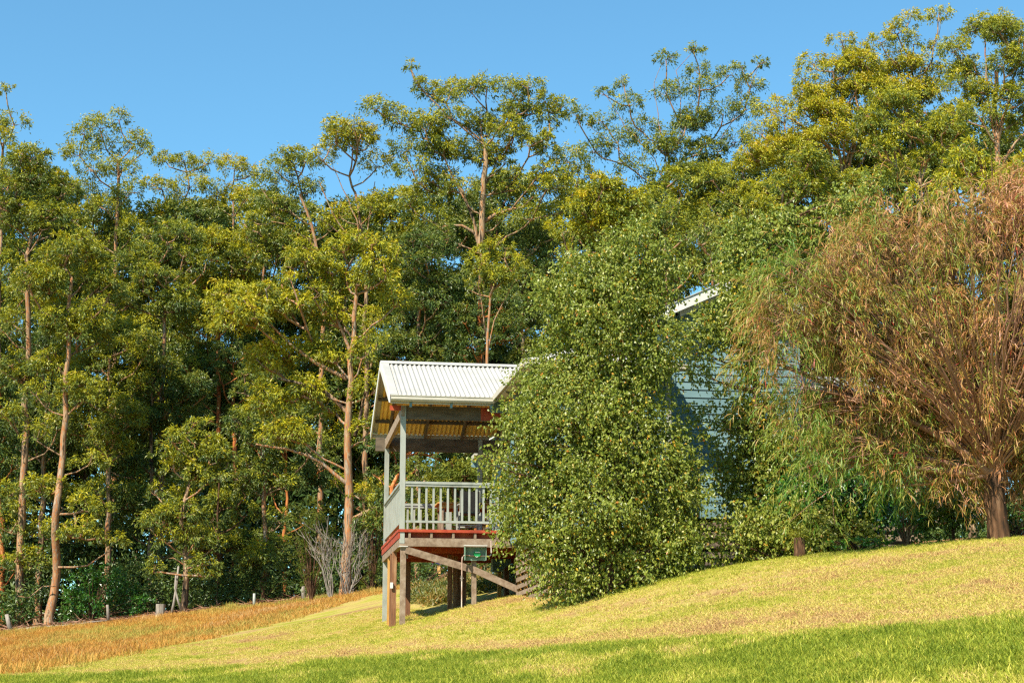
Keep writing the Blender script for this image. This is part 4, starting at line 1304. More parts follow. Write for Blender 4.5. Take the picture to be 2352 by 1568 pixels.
PROTO = []
for i in range(5):
    bl = [(1176 + rngF.uniform(-20, 20), 500, 64, 40)]
    bl += [(1176 + rngF.uniform(-80, 80), 500 + k * 74 + rngF.uniform(-20, 20), rngF.uniform(56, 80), rngF.uniform(38, 52)) for k in range(1, 9) for _ in range(1 + (k % 2))]
    r_ = gum('indistinct gum deep in the forest, glimpsed between the crowns of the front row', 110, .2, [(1176, 1330), (1180, 1000), (1173, 700), (1176, 540)],
             bl, 900 + i, leaf='gum_leaf_dark' if i % 3 == 1 else 'gum_leaf', bark='bark_dark' if i % 2 else 'bark', dome=40, dens=.46, leafscale=1.4, tintshift=.12 if i % 3 == 1 else -.06, twigs=False, group='gums deep in the forest')
    PROTO.append((r_, at(1176, 470, 110)[2] - r_.location.z))
for i in range(33):
    fx = -60 + i * 75 + rngF.uniform(-28, 28)
    Yf_ = rngF.uniform(102, 116)
    topf = np.interp(fx, [0, 300, 540, 800, 1100, 1330, 1700, 2000, 2350], [400, 430, 440, 430, 410, 400, 345, 280, 250]) + rngF.uniform(0, 80)
    x_ = at(fx, 1300, Yf_)[0]; zg_ = gz(x_, Yf_)
    sc_ = (at(fx, topf, Yf_)[2] - zg_) / PROTO[i % 5][1]
    p_ = (x_, Yf_, zg_)
    if i < 5:
        r_ = PROTO[i][0]; r_.location = Vector(p_); r_.scale = (sc_,) * 3
    else:
        copy_thing(PROTO[i % 5][0], p_, rngF.uniform(0, 6.28), sc_)
print('gum leaves', ALL_LEAVES[0])


# ------------------------------------------------------------------ the forest behind, one dark mass, and its undergrowth
def leaf_mass(name, label, centers, R, per, llen, lw, m, rng, tint0=.4):
    n = len(centers) * per
    k = np.repeat(np.arange(len(centers)), per)
    q = norm(rng.normal(size=(n, 3))) * (rng.random((n, 1)) ** .4)
    P = centers[k] + q * R[k][:, None] * np.array([1, 1, .7])
    D = q * .6 + rng.normal(0, .6, (n, 3)) + np.array([0, 0, -.3])
    V, T = leaf_arrays(P, D, rng.uniform(.7, 1.2, n) * llen, rng.uniform(.7, 1.2, n) * lw, .2, rng)
    o = link(name, np_mesh(name, V, T, M[m], np.repeat(np.clip(tint0 + rng.normal(0, .14, n), 0, 1), 2)))
    o['kind'] = 'stuff'
    if label:
        o['label'] = label
    return o


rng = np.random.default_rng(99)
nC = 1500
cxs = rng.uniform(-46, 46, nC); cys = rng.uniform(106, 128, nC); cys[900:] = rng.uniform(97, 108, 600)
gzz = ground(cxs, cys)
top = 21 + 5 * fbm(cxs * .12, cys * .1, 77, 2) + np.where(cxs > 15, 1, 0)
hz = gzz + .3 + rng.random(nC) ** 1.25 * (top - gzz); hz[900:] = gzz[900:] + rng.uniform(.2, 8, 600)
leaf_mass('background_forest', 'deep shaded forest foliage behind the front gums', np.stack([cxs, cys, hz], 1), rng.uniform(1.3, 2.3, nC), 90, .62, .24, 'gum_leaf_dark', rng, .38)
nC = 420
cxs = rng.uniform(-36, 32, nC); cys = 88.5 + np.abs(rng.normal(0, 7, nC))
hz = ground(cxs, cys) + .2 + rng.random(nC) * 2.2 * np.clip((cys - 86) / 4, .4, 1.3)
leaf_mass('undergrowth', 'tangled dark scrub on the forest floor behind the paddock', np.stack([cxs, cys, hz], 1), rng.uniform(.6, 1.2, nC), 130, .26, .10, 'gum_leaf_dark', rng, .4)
# litter line along the forest edge
nL = 2600
lx = rng.uniform(-30, 0, nL); ly = YE + rng.normal(1.0, .9, nL)
C = np.stack([lx, ly, ground(lx, ly) + rng.uniform(.0, .16, nL)], 1)
D = rng.normal(size=(nL, 3)) * np.array([1, 1, .18])
V, T = leaf_arrays(C, D, rng.uniform(.2, .9, nL), rng.uniform(.02, .06, nL), .2, rng)
o = link('leaf_litter', np_mesh('leaf_litter', V, T, M['twig'], np.zeros(2 * nL))); o['kind'] = 'stuff'


# ------------------------------------------------------------------ shrubs and small trees at the forest edge
def shrub(label, name, Y, base_px, blobs, seed, leaf, n_per, llen, lw, bark='bark_dark', group=None, cat='shrub', droop=-.2, stems=6, tint0=.4, rad_depth=.8, strip=False):
    rng = np.random.default_rng(seed)
    k = Y / F_PX
    bx_ = at(base_px[0], base_px[1], Y)[0]
    base = np.array([bx_, Y, gz(bx_, Y)])
    root = empty(name, base)
    tag(root, label, cat, group)
    Ps = []; Ds = []; Ts = []; paths = []
    for b in blobs:
        c = at(b[0], b[1], Y) + np.array([0, rng.normal(0, .3), 0]); c[2] = max(c[2], base[2] + .1)
        R = np.array([b[2] * k, b[2] * k * rad_depth, b[3] * k])
        ns = max(6, int(n_per * (b[2] * b[3]) / 2500 / 16))
        q = norm(rng.normal(size=(ns, 3))) * (rng.random((ns, 1)) ** .33)
        n = ns * 16
        kk = np.repeat(np.arange(ns), 16)
        P = c + (q[kk] + rng.normal(0, .13, (n, 3))) * R
        g_ = ground(P[:, 0], P[:, 1]); P[:, 2] = np.maximum(P[:, 2], g_ + .04)
        Ps.append(P); Ds.append(q[kk] * .7 + rng.normal(0, .5, (n, 3)) + np.array([0, 0, droop]))
        Ts.append(tint0 + rng.normal(0, .13, n) + rng.normal(0, .08, ns)[kk])
        for _ in range(stems):
            e = c + norm(rng.normal(size=3)) * R * .75
            e[2] = max(e[2], base[2] + .15)
            mid = base + (e - base) * np.array([.35, .35, .6]) + rng.normal(0, .05, 3)
            L = np.linalg.norm(e - base)
            r0 = .012 + .006 * L
            paths.append((bezier(base + np.array([0, 0, -.05]), mid, e, 6) - base, np.linspace(r0, .006, 7), 4))
    P = np.concatenate(Ps); D = np.concatenate(Ds); t = np.concatenate(Ts); n = len(P)
    link('stem', tubes_mesh('stem', paths, M[bark]), root)
    if strip:
        V, T = strip_arrays(P - base, D, rng.uniform(.7, 1.2, n) * llen, rng.uniform(.8, 1.2, n) * lw, .5, rng)
    else:
        V, T = leaf_arrays(P - base, D, rng.uniform(.7, 1.2, n) * llen, rng.uniform(.8, 1.2, n) * lw, .2, rng)
    link('crown', np_mesh('crown', V, T, M[leaf], np.repeat(np.clip(t, 0, 1), 2)), root)
    return root


G_UND = 'shrubs under the forest edge'
shrub('deep green rounded bush between the leaning gum and the grey stump', 'bush', 88.5, (210, 1420), [(170, 1385, 40, 40), (230, 1370, 50, 45), (290, 1375, 45, 40), (200, 1330, 40, 30), (330, 1390, 30, 26), (260, 1320, 36, 26)], 201, 'shrub_leaf', 900, .2, .08, group=G_UND)
shrub('feathery yellow green shrub left of the bare twigs under the huge gum', 'sheoak_shrub', 79, (715, 1375), [(715, 1340, 24, 36), (720, 1290, 30, 34), (740, 1240, 40, 40), (690, 1230, 34, 34), (720, 1180, 46, 34), (690, 1290, 26, 26)], 202, 'sheoak_leaf', 900, .22, .025, group=G_UND)
shrub('olive feathery shrub between the huge gum trunk and the deck', 'sheoak_shrub', 80, (855, 1368), [(860, 1290, 30, 40), (850, 1230, 36, 36), (868, 1170, 34, 34), (850, 1110, 36, 30), (835, 1330, 26, 28)], 203, 'sheoak_leaf', 800, .22, .025, group=G_UND)
shrub('dark low shrub at the right of the round headed gum', 'bush', 89, (600, 1390), [(600, 1350, 40, 36), (560, 1360, 34, 30), (650, 1350, 36, 36), (620, 1310, 36, 28)], 204, 'gum_leaf_dark', 800, .18, .06, group=G_UND, tint0=.45)
shrub('leafy shrub behind the deck stumps beside the small sign', 'bush', 64, (960, 1345), [(950, 1300, 36, 40), (985, 1310, 30, 36), (920, 1310, 26, 36), (1060, 1290, 36, 34), (1110, 1300, 34, 30)], 205, 'gum_leaf_dark', 800, .16, .06, group=G_UND, tint0=.5)
shrub('small green bush by the left picture edge at the foot of the gums', 'bush', 89, (30, 1425), [(15, 1400, 30, 26), (60, 1405, 26, 22), (140, 1415, 30, 24)], 206, 'shrub_leaf', 700, .17, .06, group=G_UND)


def bare_shrub(label, Y, base_px, spread, seed, n=26, ang=.8):
    rng = np.random.default_rng(seed); k = Y / F_PX
    bx_ = at(base_px[0], base_px[1], Y)[0]; base = np.array([bx_, Y, gz(bx_, Y)])
    root = empty('dead_shrub', base); tag(root, label, 'dead shrub')
    paths = []
    for i in range(n):
        tx = at(spread[0] + rng.normal(0, spread[2]), spread[1] + rng.normal(0, spread[3]), Y) + np.array([0, rng.normal(0, .5), 0])
        mid = base + (tx - base) * np.array([.3, .3, .65]) + rng.normal(0, .35, 3)
        P = bezier(base, mid, tx, 8); P[1:-1] += rng.normal(0, .06, (7, 3))
        paths.append((P - base, np.linspace(.024, .006, 9), 4))
        for j in (4, 5, 6, 7):
            for _ in range(2):
                d = norm(P[j] - P[j - 1] + rng.normal(0, .12, 3)) * rng.uniform(.3, .8)
                q = np.array([P[j], P[j] + d * .5 + rng.normal(0, .04, 3), P[j] + d + np.array([0, 0, .08])])
                paths.append((q - base, np.array([.013, .01, .006]), 3))
    link('twigs', tubes_mesh('twigs', paths, M['dead_wood']), root)['kind'] = 'stuff'


bare_shrub('tangle of bare grey twigs at the foot of the huge pale gum', 76.5, (800, 1368), (815, 1235, 30, 26), 301, 16)
bare_shrub('leafless pale twigs leaning left beside the yellow green shrub', 77, (760, 1372), (725, 1225, 24, 22), 302, 10)


def log(label, name, pts, r, m='dead_wood', cat='branch', lift=0.0):
    """branch or post given by picture points and depth: (px, py, Y)"""
    P = np.array([at(*q) for q in pts])
    base = P[0].copy()
    root = empty(name, base); tag(root, label, cat)
    V = MB().tube([tuple(p - base) for p in P], np.linspace(r, r * .7, len(P)), 8)
    V.build('wood', M[m], root, True)
    return root


log('forked dead branch leaning against the round headed gum', 'dead_branch', [(392, 1418, 85.6), (400, 1380, 85.6), (406, 1340, 85.7), (410, 1300, 85.8)], .07)
log('curved grey dead pole beside the round headed gum trunk', 'dead_branch', [(416, 1402, 85.4), (408, 1375, 85.4), (402, 1350, 85.4), (404, 1320, 85.5)], .06)
log('long fallen branch lying along the paddock edge by the left gums', 'fallen_branch', [(35, 1446, 85.6), (90, 1440, 85.6), (150, 1436, 85.6), (215, 1428, 85.6)], .07)
log('fallen pale branch in the litter near the grey stump', 'fallen_branch', [(170, 1436, 85.3), (210, 1428, 85.3), (255, 1424, 85.4)], .06)
log('short weathered broken post at the left paddock corner', 'fence_post', [(25, 1450, 85.2), (20, 1432, 85.2), (15, 1410, 85.2)], .13, cat='post')
log('grey crooked post by fallen branches left of the stump', 'fence_post', [(249, 1424, 85.2), (248, 1405, 85.2), (247, 1388, 85.2)], .09, cat='post')
log('pale green post standing at the paddock edge between stump and deck', 'fence_post', [(584, 1394, 85.2), (584, 1378, 85.2), (584, 1362, 85.2)], .09, 'paint', cat='post')
log('grey post beside the feathery yellow shrub', 'fence_post', [(698, 1382, 85.2), (697, 1362, 85.2), (697, 1345, 85.2)], .12, cat='post')
# square sawn stump
p = at(368, 1418, 85.2); p[2] = gz(p[0], p[1])
st = empty('tree_stump', p, .3); tag(st, 'square grey sawn stump at the paddock edge', 'stump')
mb = MB()
ring = [(.23 * cos(a) * (1 + .12 * sin(3 * a)), .23 * sin(a) * (1 + .1 * cos(2 * a))) for a in np.linspace(0, 2 * pi, 13)[:-1]]
mb.prism(ring, (1, 0, 0), (0, 1, 0), (0, 0, -.1), (0, 0, .72))
mb.build('stump_body', M['dead_wood'], st)


# ------------------------------------------------------------------ garden trees in front of the cottage
def leafy_tree(label, name, Y, trunk_px, r, blobs, seed, per, llen, lw, leaf, rd_max, cat='tree', droop=-.75, tint0=.42, group=None, stems=3, shell=.33, bark='bark_dark'):
    """twigs of leaves hung through the blobs; each twig a drooping spray"""
    rng = np.random.default_rng(seed)
    k = Y / F_PX
    b0 = at(trunk_px[0][0], trunk_px[0][1], Y); base = np.array([b0[0], Y, gz(b0[0], Y)])
    root = empty(name, base); tag(root, label, cat, group)
    TP = np.array([base + np.array([0, 0, -.2])] + [at(a, b, Y) for a, b in trunk_px[1:]])
    T = np.concatenate([bezier(TP[i], (TP[i] + TP[i + 1]) / 2, TP[i + 1], 4)[(0 if i == 0 else 1):] for i in range(len(TP) - 1)])
    link('trunk', tubes_mesh('trunk', [(T - base, np.linspace(r, r * .35, len(T)), 8)], M[bark]), root)
    paths = []; Ps = []; Ds = []; Ts = []
    for b in blobs:
        de = b[4] if len(b) > 4 else 1.0
        yo = b[5] if len(b) > 5 else rng.normal(0, .25)
        c = at(b[0], b[1], Y) + np.array([0, yo, 0])
        R = np.array([b[2] * k, min(b[2] * k, rd_max), b[3] * k])
        ns = max(5, int(per * de * b[2] * b[3] / 2500))
        q = norm(rng.normal(size=(ns, 3))) * (rng.random((ns, 1)) ** shell)
        spray = 9
        kk = np.repeat(np.arange(ns), spray); j = np.tile(np.arange(spray), ns) / spray
        nc_ = max(3, ns // 14)          # sprays gathered into clumps with hollows between
        cc = norm(rng.normal(size=(nc_, 3))) * (rng.random((nc_, 1)) ** shell)
        ci = rng.integers(0, nc_, ns); loose = rng.random((ns, 1)) < .22
        q = np.where(loose, q, cc[ci] + rng.normal(0, .10, (ns, 3)) / np.maximum(R, .25) * 1.25)
        tw = norm(q + rng.normal(0, .45, (ns, 3)) + np.array([0, 0, -.15]))
        tl = rng.uniform(.16, .46, ns)
        P = c + q[kk] * R + tw[kk] * (tl[kk] * j)[:, None] + np.array([0, 0, -1.0]) * (.25 * tl[kk] * j * j)[:, None] + rng.normal(0, .025, (ns * spray, 3))
        g_ = ground(P[:, 0], P[:, 1])
        P[:, 2] = np.maximum(P[:, 2], g_ + .03)
        Ps.append(P)
        Ds.append(tw[kk] * .35 + rng.normal(0, .5, (ns * spray, 3)) + np.array([0, 0, droop]))
        Ts.append(tint0 + rng.normal(0, .16, ns * spray) + rng.normal(0, .05, ns)[kk])
        for s_ in range(stems):
            e = c + norm(rng.normal(size=3)) * R * .8
            i0 = int(np.argmin(np.linalg.norm(T - e, axis=1) + 1.2 * np.clip(T[:, 2] - e[2] + .3, 0, None)))
            L = np.linalg.norm(e - T[i0])
            mid = T[i0] + (e - T[i0]) * np.array([.55, .55, .35]) + rng.normal(0, .08 * L, 3)
            paths.append((bezier(T[i0], mid, e, 7) - base, np.linspace(.012 + .008 * L, .005, 8), 4))
    link('branches', tubes_mesh('branches', paths, M[bark]), root)
    P = np.concatenate(Ps); D = np.concatenate(Ds); t = np.concatenate(Ts); n = len(P)
    old = rng.random(n) < .035
    t = np.where(old, rng.uniform(.9, 1, n), np.clip(t, 0, .86))
    V, Q = leaf_arrays(P - base, D, rng.uniform(.75, 1.25, n) * llen, rng.uniform(.8, 1.2, n) * lw, .22, rng)
    link('crown', np_mesh('crown', V, Q, M[leaf], np.repeat(t, 2)), root)
    print(name, n)
    return root


leafy_tree('big rounded leafy tree with small glossy leaves hiding the right half of the deck', 'birch_tree', 30.3, [(1400, 1385), (1410, 1200), (1420, 1000), (1430, 800), (1445, 640)], .12,
           [(1455, 575, 66, 58), (1400, 610, 60, 46), (1340, 640, 66, 56), (1500, 650, 58, 70), (1400, 700, 110, 76), (1295, 690, 46, 56), (1310, 790, 72, 76), (1420, 820, 116, 86), (1500, 780, 52, 80), (1268, 880, 62, 54), (1350, 920, 110, 86), (1450, 930, 82, 90),
            (1232, 950, 60, 50), (1300, 1010, 110, 80), (1430, 1040, 106, 90), (1530, 1040, 44, 66), (1190, 1020, 50, 44), (1235, 1100, 80, 70), (1360, 1150, 110, 86), (1490, 1140, 90, 90), (1560, 1160, 46, 80), (1190, 1150, 46, 42), (1140, 1060, 36, 26, .7), (1150, 1105, 22, 20, .5),
            (1215, 1220, 50, 42), (1290, 1260, 80, 64), (1410, 1270, 100, 74), (1520, 1250, 74, 66), (1310, 1335, 52, 34), (1400, 1330, 66, 38), (1490, 1305, 66, 36), (1570, 1250, 42, 42), (1270, 1310, 36, 28), (1226, 870, 24, 26, .7), (1520, 860, 26, 40, .6), (1160, 960, 22, 22, .5), (1215, 1185, 40, 30), (1590, 1110, 30, 40, .6)],
           401, 175, .066, .045, 'birch_leaf', 1.5)
leafy_tree('second slimmer leafy tree of the same kind in front of the pale blue gable wall', 'birch_tree', 32.2, [(1745, 1285), (1742, 1150), (1735, 950), (1735, 750), (1760, 600), (1780, 520)], .08,
           [(1790, 520, 60, 44), (1730, 560, 66, 50), (1690, 620, 46, 50), (1740, 640, 70, 60), (1700, 700, 60, 50), (1650, 740, 46, 36, .8), (1740, 740, 50, 60), (1610, 770, 46, 36, .9), (1590, 830, 36, 34, .7), (1730, 820, 40, 50, .8), (1660, 800, 40, 26, .6),
            (1720, 900, 46, 50, .5), (1650, 930, 50, 50, .3), (1755, 970, 56, 60), (1700, 1000, 56, 50, .7), (1770, 1060, 60, 56), (1710, 1080, 50, 46), (1640, 1000, 40, 36, .25), (1750, 1140, 66, 50), (1690, 1120, 36, 30, .6), (1960, 480, 46, 36), (2010, 440, 50, 30), (1900, 520, 50, 36), (1840, 540, 46, 40), (1800, 1110, 56, 50), (1850, 1130, 44, 36), (1790, 1010, 50, 46), (1840, 1060, 50, 40)],
           402, 170, .076, .053, 'birch_leaf', 1.2, tint0=.40)
leafy_tree('low spreading shrub with scattered yellow leaves below the willow', 'garden_shrub', 30.6, [(1800, 1280), (1805, 1250), (1810, 1215)], .04,
           [(1760, 1205, 76, 40), (1840, 1200, 70, 40), (1920, 1195, 60, 36), (1960, 1230, 46, 30), (1700, 1235, 44, 36), (1830, 1245, 60, 26), (1900, 1240, 50, 26), (1650, 1250, 44, 30, .6), (1760, 1250, 50, 24)],
           403, 150, .074, .054, 'birch_leaf', .8, cat='shrub', tint0=.5)
leafy_tree('shaded leafy shrub under the willow, right of the bright green one', 'garden_shrub', 29.6, [(2190, 1245), (2188, 1200), (2185, 1150)], .04,
           [(2190, 1140, 60, 30), (2130, 1160, 44, 36), (2220, 1170, 44, 30), (2160, 1190, 56, 30), (2250, 1120, 36, 30)], 404, 110, .085, .05, 'birch_leaf', .8, cat='shrub', tint0=.3)
leafy_tree('dark leafy shrub in the recess under the left skirt of the willow', 'garden_shrub', 31.2, [(1860, 1262), (1862, 1200), (1865, 1120)], .04,
           [(1830, 1120, 60, 46), (1890, 1150, 56, 40), (1950, 1150, 46, 40), (1990, 1130, 50, 40), (2040, 1160, 46, 40), (1800, 1160, 50, 36), (1900, 1090, 56, 40), (1970, 1080, 50, 36), (2060, 1110, 50, 36)], 409, 105, .08, .055, 'shrub_leaf', .7, cat='shrub', tint0=.25)
shrub('bright green glossy young shrub at the edge of the mulch bed', 'garden_shrub', 28.6, (2083, 1252), [(2085, 1190, 34, 34), (2065, 1170, 24, 22), (2110, 1200, 28, 26), (2080, 1220, 26, 20)], 405, 'shrub_leaf', 420, .085, .03, group=None)
shrub('spiky green lily leaves right of the willow trunk', 'lily_plant', 28.2, (2336, 1238), [(2330, 1190, 20, 22), (2348, 1200, 18, 20)], 406, 'shrub_leaf', 260, .26, .03, cat='plant')
shrub('low ground cover with orange tips right of the willow trunk', 'garden_plant', 28.6, (2345, 1236), [(2350, 1210, 30, 18), (2320, 1225, 20, 10)], 407, 'cover_leaf', 500, .07, .03, cat='plant')
shrub('low light green plants spilling over the bed edge left of the bright shrub', 'garden_plant', 28.8, (1970, 1258), [(1960, 1246, 40, 12), (2010, 1246, 36, 12), (1920, 1256, 30, 8)], 408, 'shrub_leaf', 800, .06, .03, cat='plant', tint0=.7)
# short post with a tuft of long leaves
p = at(1836, 1272, 29.0); p[2] = gz(p[0], p[1])
tg = empty('grass_tree', p); tag(tg, 'short brown stump sprouting long thin leaves at the lawn edge', 'plant')
MB().tube([(0, 0, -.1), (.01, 0, .1), (0, 0, .33)], [.12, .10, .09], 10).build('trunk', M['bark_dark'], tg, True)
rng = np.random.default_rng(55)
n = 90
D = rng.normal(size=(n, 3)) + np.array([0, 0, .9])
V, T = strip_arrays(np.repeat([[0, 0, .33]], n, 0) + rng.normal(0, .03, (n, 3)), D, rng.uniform(.2, .36, n), .012, .8, rng)
link('crown', np_mesh('crown', V, T, M['sheoak_leaf'], np.repeat(rng.uniform(.3, 1, n), 2)), tg)


def willow(label, Y, trunk_px, r, blobs, seed, per):
    rng = np.random.default_rng(seed)
    k = Y / F_PX
    b0 = at(*trunk_px[0], Y); base = np.array([b0[0], Y, gz(b0[0], Y)])
    root = empty('willow_tree', base); tag(root, label, 'tree')
    T = np.array([base + np.array([0, 0, -.2])] + [at(a, b, Y) for a, b in trunk_px[1:]])
    link('trunk', tubes_mesh('trunk', [(T - base, np.array([r * 1.2] + [r] * (len(T) - 2) + [r * .8]), 12)], M['bark_dark']), root)
    fork = T[-1]
    paths = []; Ps = []; Ds = []; Ts = []
    big = []
    for b in blobs:
        c = at(b[0], b[1], Y) + np.array([0, rng.normal(0, .3), 0])
        R = np.array([b[2] * k, min(b[2] * k, 1.5), b[3] * k])
        # a main limb into every blob
        e = c + np.array([0, .2, -.1]) + rng.normal(0, .1, 3)
        L = np.linalg.norm(e - fork)
        mid = fork + (e - fork) * np.array([.35, .35, .6]) + rng.normal(0, .05 * L, 3)
        lp_ = bezier(fork + np.array([rng.normal(0, .05), rng.normal(0, .05), 0]), mid, e, 10)
        paths.append((lp_ - base, np.linspace(.045 + .012 * L, .015, 11), 6))
        ns = int(per * b[2] * b[3] / 2500)
        nc_ = max(4, ns // 13)          # curtains of hanging sprays
        cc = norm(rng.normal(size=(nc_, 3))) * (rng.random((nc_, 1)) ** .36)
        ci = rng.integers(0, nc_, ns)
        q = cc[ci] + rng.normal(0, 1, (ns, 3)) * np.array([.11, .11, .26]) / R
        # fine twigs arch out and down from the limb
        S_ = c + q * R
        for i in range(0, ns, 3):
            st_ = lp_[rng.integers(5, 11)]
            m2 = st_ + (S_[i] - st_) * .5 + np.array([0, 0, .18])
            e2 = S_[i] + np.array([0, 0, -.10])
            paths.append((bezier(st_, m2, e2, 5) - base, np.linspace(.012, .004, 6), 3))
        spray = 13
        kk = np.repeat(np.arange(ns), spray); j = np.tile(np.arange(spray), ns) / spray
        tw = norm(q * np.array([1, 1, .4]) + rng.normal(0, .4, (ns, 3)) + np.array([0, 0, -.55]))
        tl = rng.uniform(.25, .55, ns)
        P = S_[kk] + tw[kk] * (tl[kk] * j)[:, None] + np.array([0, 0, -1.0]) * (.3 * tl[kk] * j * j)[:, None] + rng.normal(0, .02, (ns * spray, 3))
        Ps.append(P)
        Ds.append(tw[kk] * .55 + rng.normal(0, .42, (ns * spray, 3)) + np.array([0, 0, -.35]))
        # green and rusty boughs
        Ts.append(.47 + np.clip((S_[:, 0] - 6.4) * .08, -.07, .15)[kk] + rng.normal(0, .15, ns * spray) + rng.normal(0, .10, nc_)[ci][kk] + rng.normal(0, .08, ns)[kk] + (fbm(S_[:, 0] * 1.1, S_[:, 2] * 1.1, 61, 2) - .5)[kk] * .55)
    for i in range(150):         # upswept stems fanning out from the fork
        a = rng.uniform(-1.5, 1.5); b_ = rng.uniform(-1.0, .4)
        L = rng.uniform(2.2, 4.6)
        d0 = norm(np.array([sin(a) * .8, b_ * .8, 1.0]))
        d1 = norm(np.array([sin(a) * 1.3, b_ * 1.5, .55]))
        e1 = fork + d0 * L * .55; e2 = e1 + d1 * L * .6
        paths.append((bezier(fork, e1, e2, 8) - base + np.concatenate([np.zeros((1, 3)), rng.normal(0, .03, (8, 3))]), np.linspace(rng.uniform(.012, .035), .005, 9), 4))
    link('branches', tubes_mesh('branches', paths, M['twig']), root)
    P = np.concatenate(Ps); D = np.concatenate(Ds); t = np.concatenate(Ts); n = len(P)
    red = rng.random(n) < .012
    t = np.where(red, 1.0, np.clip(t, 0, .93))
    V, Q = strip_arrays(P - base, D, rng.uniform(.11, .21, n), rng.uniform(.009, .016, n), .55, rng)
    link('crown', np_mesh('crown', V, Q, M['willow_leaf'], np.repeat(t, 2)), root)
    print('willow', n)


willow('large weeping willow like tree with reddish brown narrow leaves at the right', 27.4, [(2296, 1234), (2290, 1190), (2284, 1140), (2280, 1090)], .17,
       [(1830, 640, 80, 80), (1930, 590, 110, 90), (2060, 560, 120, 100), (2180, 530, 120, 110), (2310, 470, 110, 110), (2430, 480, 120, 150), (2352, 430, 70, 70), (1800, 740, 80, 80), (1920, 740, 120, 110), (2060, 740, 130, 120), (2200, 720, 130, 130), (2340, 720, 120, 140), (2470, 780, 120, 150),
        (1760, 820, 56, 50), (1860, 880, 100, 80), (1980, 900, 120, 90), (2110, 910, 120, 100), (2250, 900, 110, 110), (2390, 930, 110, 120), (1880, 990, 70, 60), (1990, 1010, 90, 60), (2110, 1030, 90, 70), (2220, 1020, 70, 60), (1870, 1070, 44, 40), (2070, 1080, 60, 40), (2350, 1040, 90, 70), (2460, 1050, 90, 90), (2180, 1090, 50, 36), (1775, 690, 46, 70)],
       501, 58)

# ------------------------------------------------------------------ ground cover on the bank under the deck
rng = np.random.default_rng(71)
n = 9000
px_ = rng.uniform(940, 1290, n); Yc = rng.uniform(42.2, 52, n)
X = (px_ - CX) / F_PX * Yc * 1.021
keep = (Yc > 43.2 + 4.0 * np.clip((1000 - px_) / 60, 0, 1)) & (X < 2.0)
X = X[keep]; Yc = Yc[keep]; n = len(X)
hh = .12 + .22 * fbm(X * 1.2, Yc * 1.2, 17, 2)
C = np.stack([X, Yc, ground(X, Yc) + rng.random(n) * hh], 1)
C = np.repeat(C, 4, 0) + rng.normal(0, .06, (n * 4, 3)); C[:, 2] = np.maximum(C[:, 2], ground(C[:, 0], C[:, 1]) + .01)
D = rng.normal(size=(n * 4, 3)) + np.array([0, 0, .5])
V, T = leaf_arrays(C, D, rng.uniform(.08, .17, n * 4), rng.uniform(.025, .05, n * 4), .2, rng)
tt_ = np.clip(.40 + .5 * (fbm(C[:, 0] * 1.3, C[:, 1] * 1.3, 18, 2) - .5) + rng.normal(0, .17, n * 4), 0, 1)
o = link('ground_cover', np_mesh('ground_cover', V, T, M['cover_leaf'], np.repeat(tt_, 2))); o['kind'] = 'stuff'


# ------------------------------------------------------------------ grass: tufts instanced on points
def tuft_mesh(name, nbl, rad, h0, h1, w, lean, material, seed):
    rng = np.random.default_rng(seed)
    V = []; Fs = []; T = []
    for i in range(nbl):
        a = rng.random() * 2 * pi; q = sqrt(rng.random()) * rad
        p = np.array([cos(a) * q, sin(a) * q, -.01])
        h = rng.uniform(h0, h1); d = norm(np.array([rng.normal(0, lean), rng.normal(0, lean), 1.0]))
        b = rng.random() * 2 * pi; s = np.array([cos(b), sin(b), 0]) * w / 2 * rng.uniform(.7, 1.3)
        bend = np.array([rng.normal(0, lean), rng.normal(0, lean), -.1]) * h * .5
        m = p + d * h * .55; t = p + d * h + bend
        k = len(V)
        V += [p - s, p + s, m - s * .75, m + s * .75, t]
        Fs += [(k, k + 1, k + 3), (k, k + 3, k + 2), (k + 2, k + 3, k + 4)]
        T += [rng.random()] * 3
    return np_mesh(name, np.array(V), np.array(Fs), material, np.array(T))


